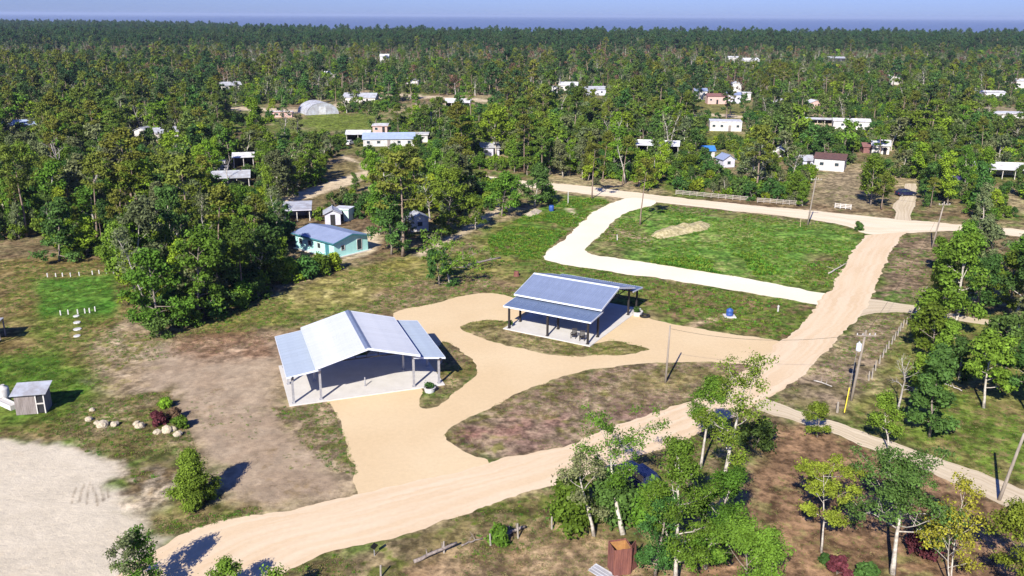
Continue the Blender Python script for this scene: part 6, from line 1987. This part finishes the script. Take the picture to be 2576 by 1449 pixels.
def scatter(pts, n, kinds, thr=.45, scl=(.6, 1.5), nsc=7):
    p = gpoly(pts)
    n = int(n * 1.9)
    scl = (scl[0] * .55, scl[1] * .6)
    thr += .02
    P = np.array(p)
    x = rng.uniform(P[:, 0].min(), P[:, 0].max(), n * 3)
    y = rng.uniform(P[:, 1].min(), P[:, 1].max(), n * 3)
    ok = (sdist(x, y, p) > -.2) & (fbm(x, y, nsc, 3, 900) > thr) & ~on_road(x, y, .1)
    for (pv, hw_, l0, l1) in PAV:
        dx, dy = x - pv[0], y - pv[1]
        c_, s_ = math.cos(pv[2]), math.sin(pv[2])
        al, la = dx * c_ + dy * s_, dx * s_ - dy * c_
        ok &= ~((np.abs(la) < hw_) & (al > l0) & (al < l1))
    x, y = x[ok][:n], y[ok][:n]
    return x, y, rng.uniform(*scl, len(x)), rng.choice(kinds, len(x))
PAV = [((-14.633, 82.523, 1.919), 8.4, .3, 12.4), ((13.566, 104.508, 2.618), 8.4, -.2, 12.6)]
S = []
GR, DR, MX = [0, 1, 2], [3, 4, 5], [0, 1, 3, 4, 5]
S.append(scatter([(1570, 540), (1650, 516), (1800, 528), (2060, 560), (2165, 595), (2140, 640), (2085, 728), (1850, 695), (1560, 650), (1470, 628), (1500, 605)], 4200, [0, 1, 2, 0, 1, 2, 3], .38))
S.append(scatter([(1640, 655), (1900, 640), (1960, 690), (1850, 692), (1640, 668)], 700, [2, 2, 0], .4, (1.2, 2.6)))
S.append(scatter([(1230, 600), (1340, 530), (1420, 490), (1540, 500), (1380, 620), (1366, 650), (1240, 660)], 2200, [0, 1, 2, 2], .4, (.7, 1.8)))
S.append(scatter([(1366, 660), (1640, 702), (2060, 772), (1990, 860), (1620, 785), (1560, 720), (1300, 690)], 2200, MX + [2], .42))
S.append(scatter([(430, 845), (700, 735), (1000, 650), (1260, 640), (1360, 660), (1300, 740), (985, 782), (690, 830)], 3600, [0, 1, 3, 4, 4], .4))
S.append(scatter([(0, 660), (290, 655), (330, 800), (250, 880), (300, 1060), (130, 1095), (0, 1100)], 3600, [0, 1, 1, 4], .36, (.5, 1.2)))
S.append(scatter([(120, 1085), (230, 1005), (420, 985), (470, 1090), (520, 1180), (440, 1130), (330, 1160), (220, 1135)], 1500, MX, .38, (.5, 1.2)))
S.append(scatter([(260, 830), (420, 850), (430, 1000), (300, 1010)], 700, MX, .48, (.5, 1.1)))
S.append(scatter([(430, 830), (690, 810), (700, 900), (440, 900)], 700, [3, 5, 5], .45, (.5, 1.1)))
S.append(scatter([(680, 1020), (820, 1005), (850, 1060), (895, 1150), (902, 1240), (760, 1110)], 900, MX, .45, (.5, 1.1)))
S.append(scatter([(430, 900), (860, 1050), (700, 1285), (560, 1290)], 500, MX, .58, (.4, .9)))
S.append(scatter([(330, 1180), (680, 1280), (560, 1320), (410, 1345)], 900, MX, .42, (.5, 1.1)))
S.append(scatter([(1114, 1098), (1215, 1034), (1400, 950), (1600, 912), (1890, 915), (1790, 985), (1560, 1072), (1420, 1124), (1240, 1166)], 2600, [3, 4, 5, 5, 1], .38, (.4, 1.0)))
S.append(scatter(ISLE_P2, 700, MX, .3, (.4, .9)))
S.append(scatter(ISLE_P1, 400, MX, .3, (.4, .9)))
S.append(scatter([(2190, 790), (2310, 785), (2200, 960), (2110, 1050), (1940, 1010), (2040, 935)], 1800, MX, .4, (.5, 1.2)))
S.append(scatter([(2250, 600), (2420, 585), (2320, 770), (2200, 755)], 1000, MX + [2], .42, (.5, 1.2)))
S.append(scatter([(700, 1450), (1000, 1345), (1400, 1225), (1860, 1050), (1900, 1080), (1800, 1330), (1500, 1340), (900, 1480)], 3000, MX, .38, (.4, 1.1)))
S.append(scatter([(900, 1480), (1200, 1380), (1500, 1340), (1700, 1400), (1700, 1500), (800, 1500)], 1300, DR + [1], .4, (.4, 1.0)))
S.append(scatter([(1930, 1050), (2640, 1310), (2700, 1500), (1700, 1500), (1850, 1230)], 1600, [3, 5, 5, 1], .5, (.3, .9)))
S.append(scatter([(2320, 780), (2640, 830), (2640, 1260), (2120, 1045)], 2600, [0, 1, 3, 4], .42, (.4, 1.0)))
X = np.concatenate([s[0] for s in S]); Y = np.concatenate([s[1] for s in S])
instancer('weeds', np.stack([X, Y, np.zeros_like(X)], 1), rng.random(len(X)) * 6.28, np.concatenate([s[2] for s in S]), np.concatenate([s[3] for s in S]), tuft_col, 'grass tufts and weeds growing over the open ground')

# ------------------------------------------------------------------ air: thin even haze over the whole place
hz = MB().box(-41000, 41000, -41000, 41000, -8.0, 60.0).build('haze', 'trim_white')
hm, nt, out = new_mat('haze_air')
pv = nd(nt, 'ShaderNodeVolumePrincipled')
pv.inputs['Color'].default_value = (0.52, 0.64, 0.92, 1)
pv.inputs['Density'].default_value = 0.000065
pv.inputs['Anisotropy'].default_value = 0.0
nt.links.new(pv.outputs[0], out.inputs['Volume'])
hz.data.materials.clear()
hz.data.materials.append(hm)
tag(hz, 'thin pale haze in the air over land and sea', None, kind='stuff')
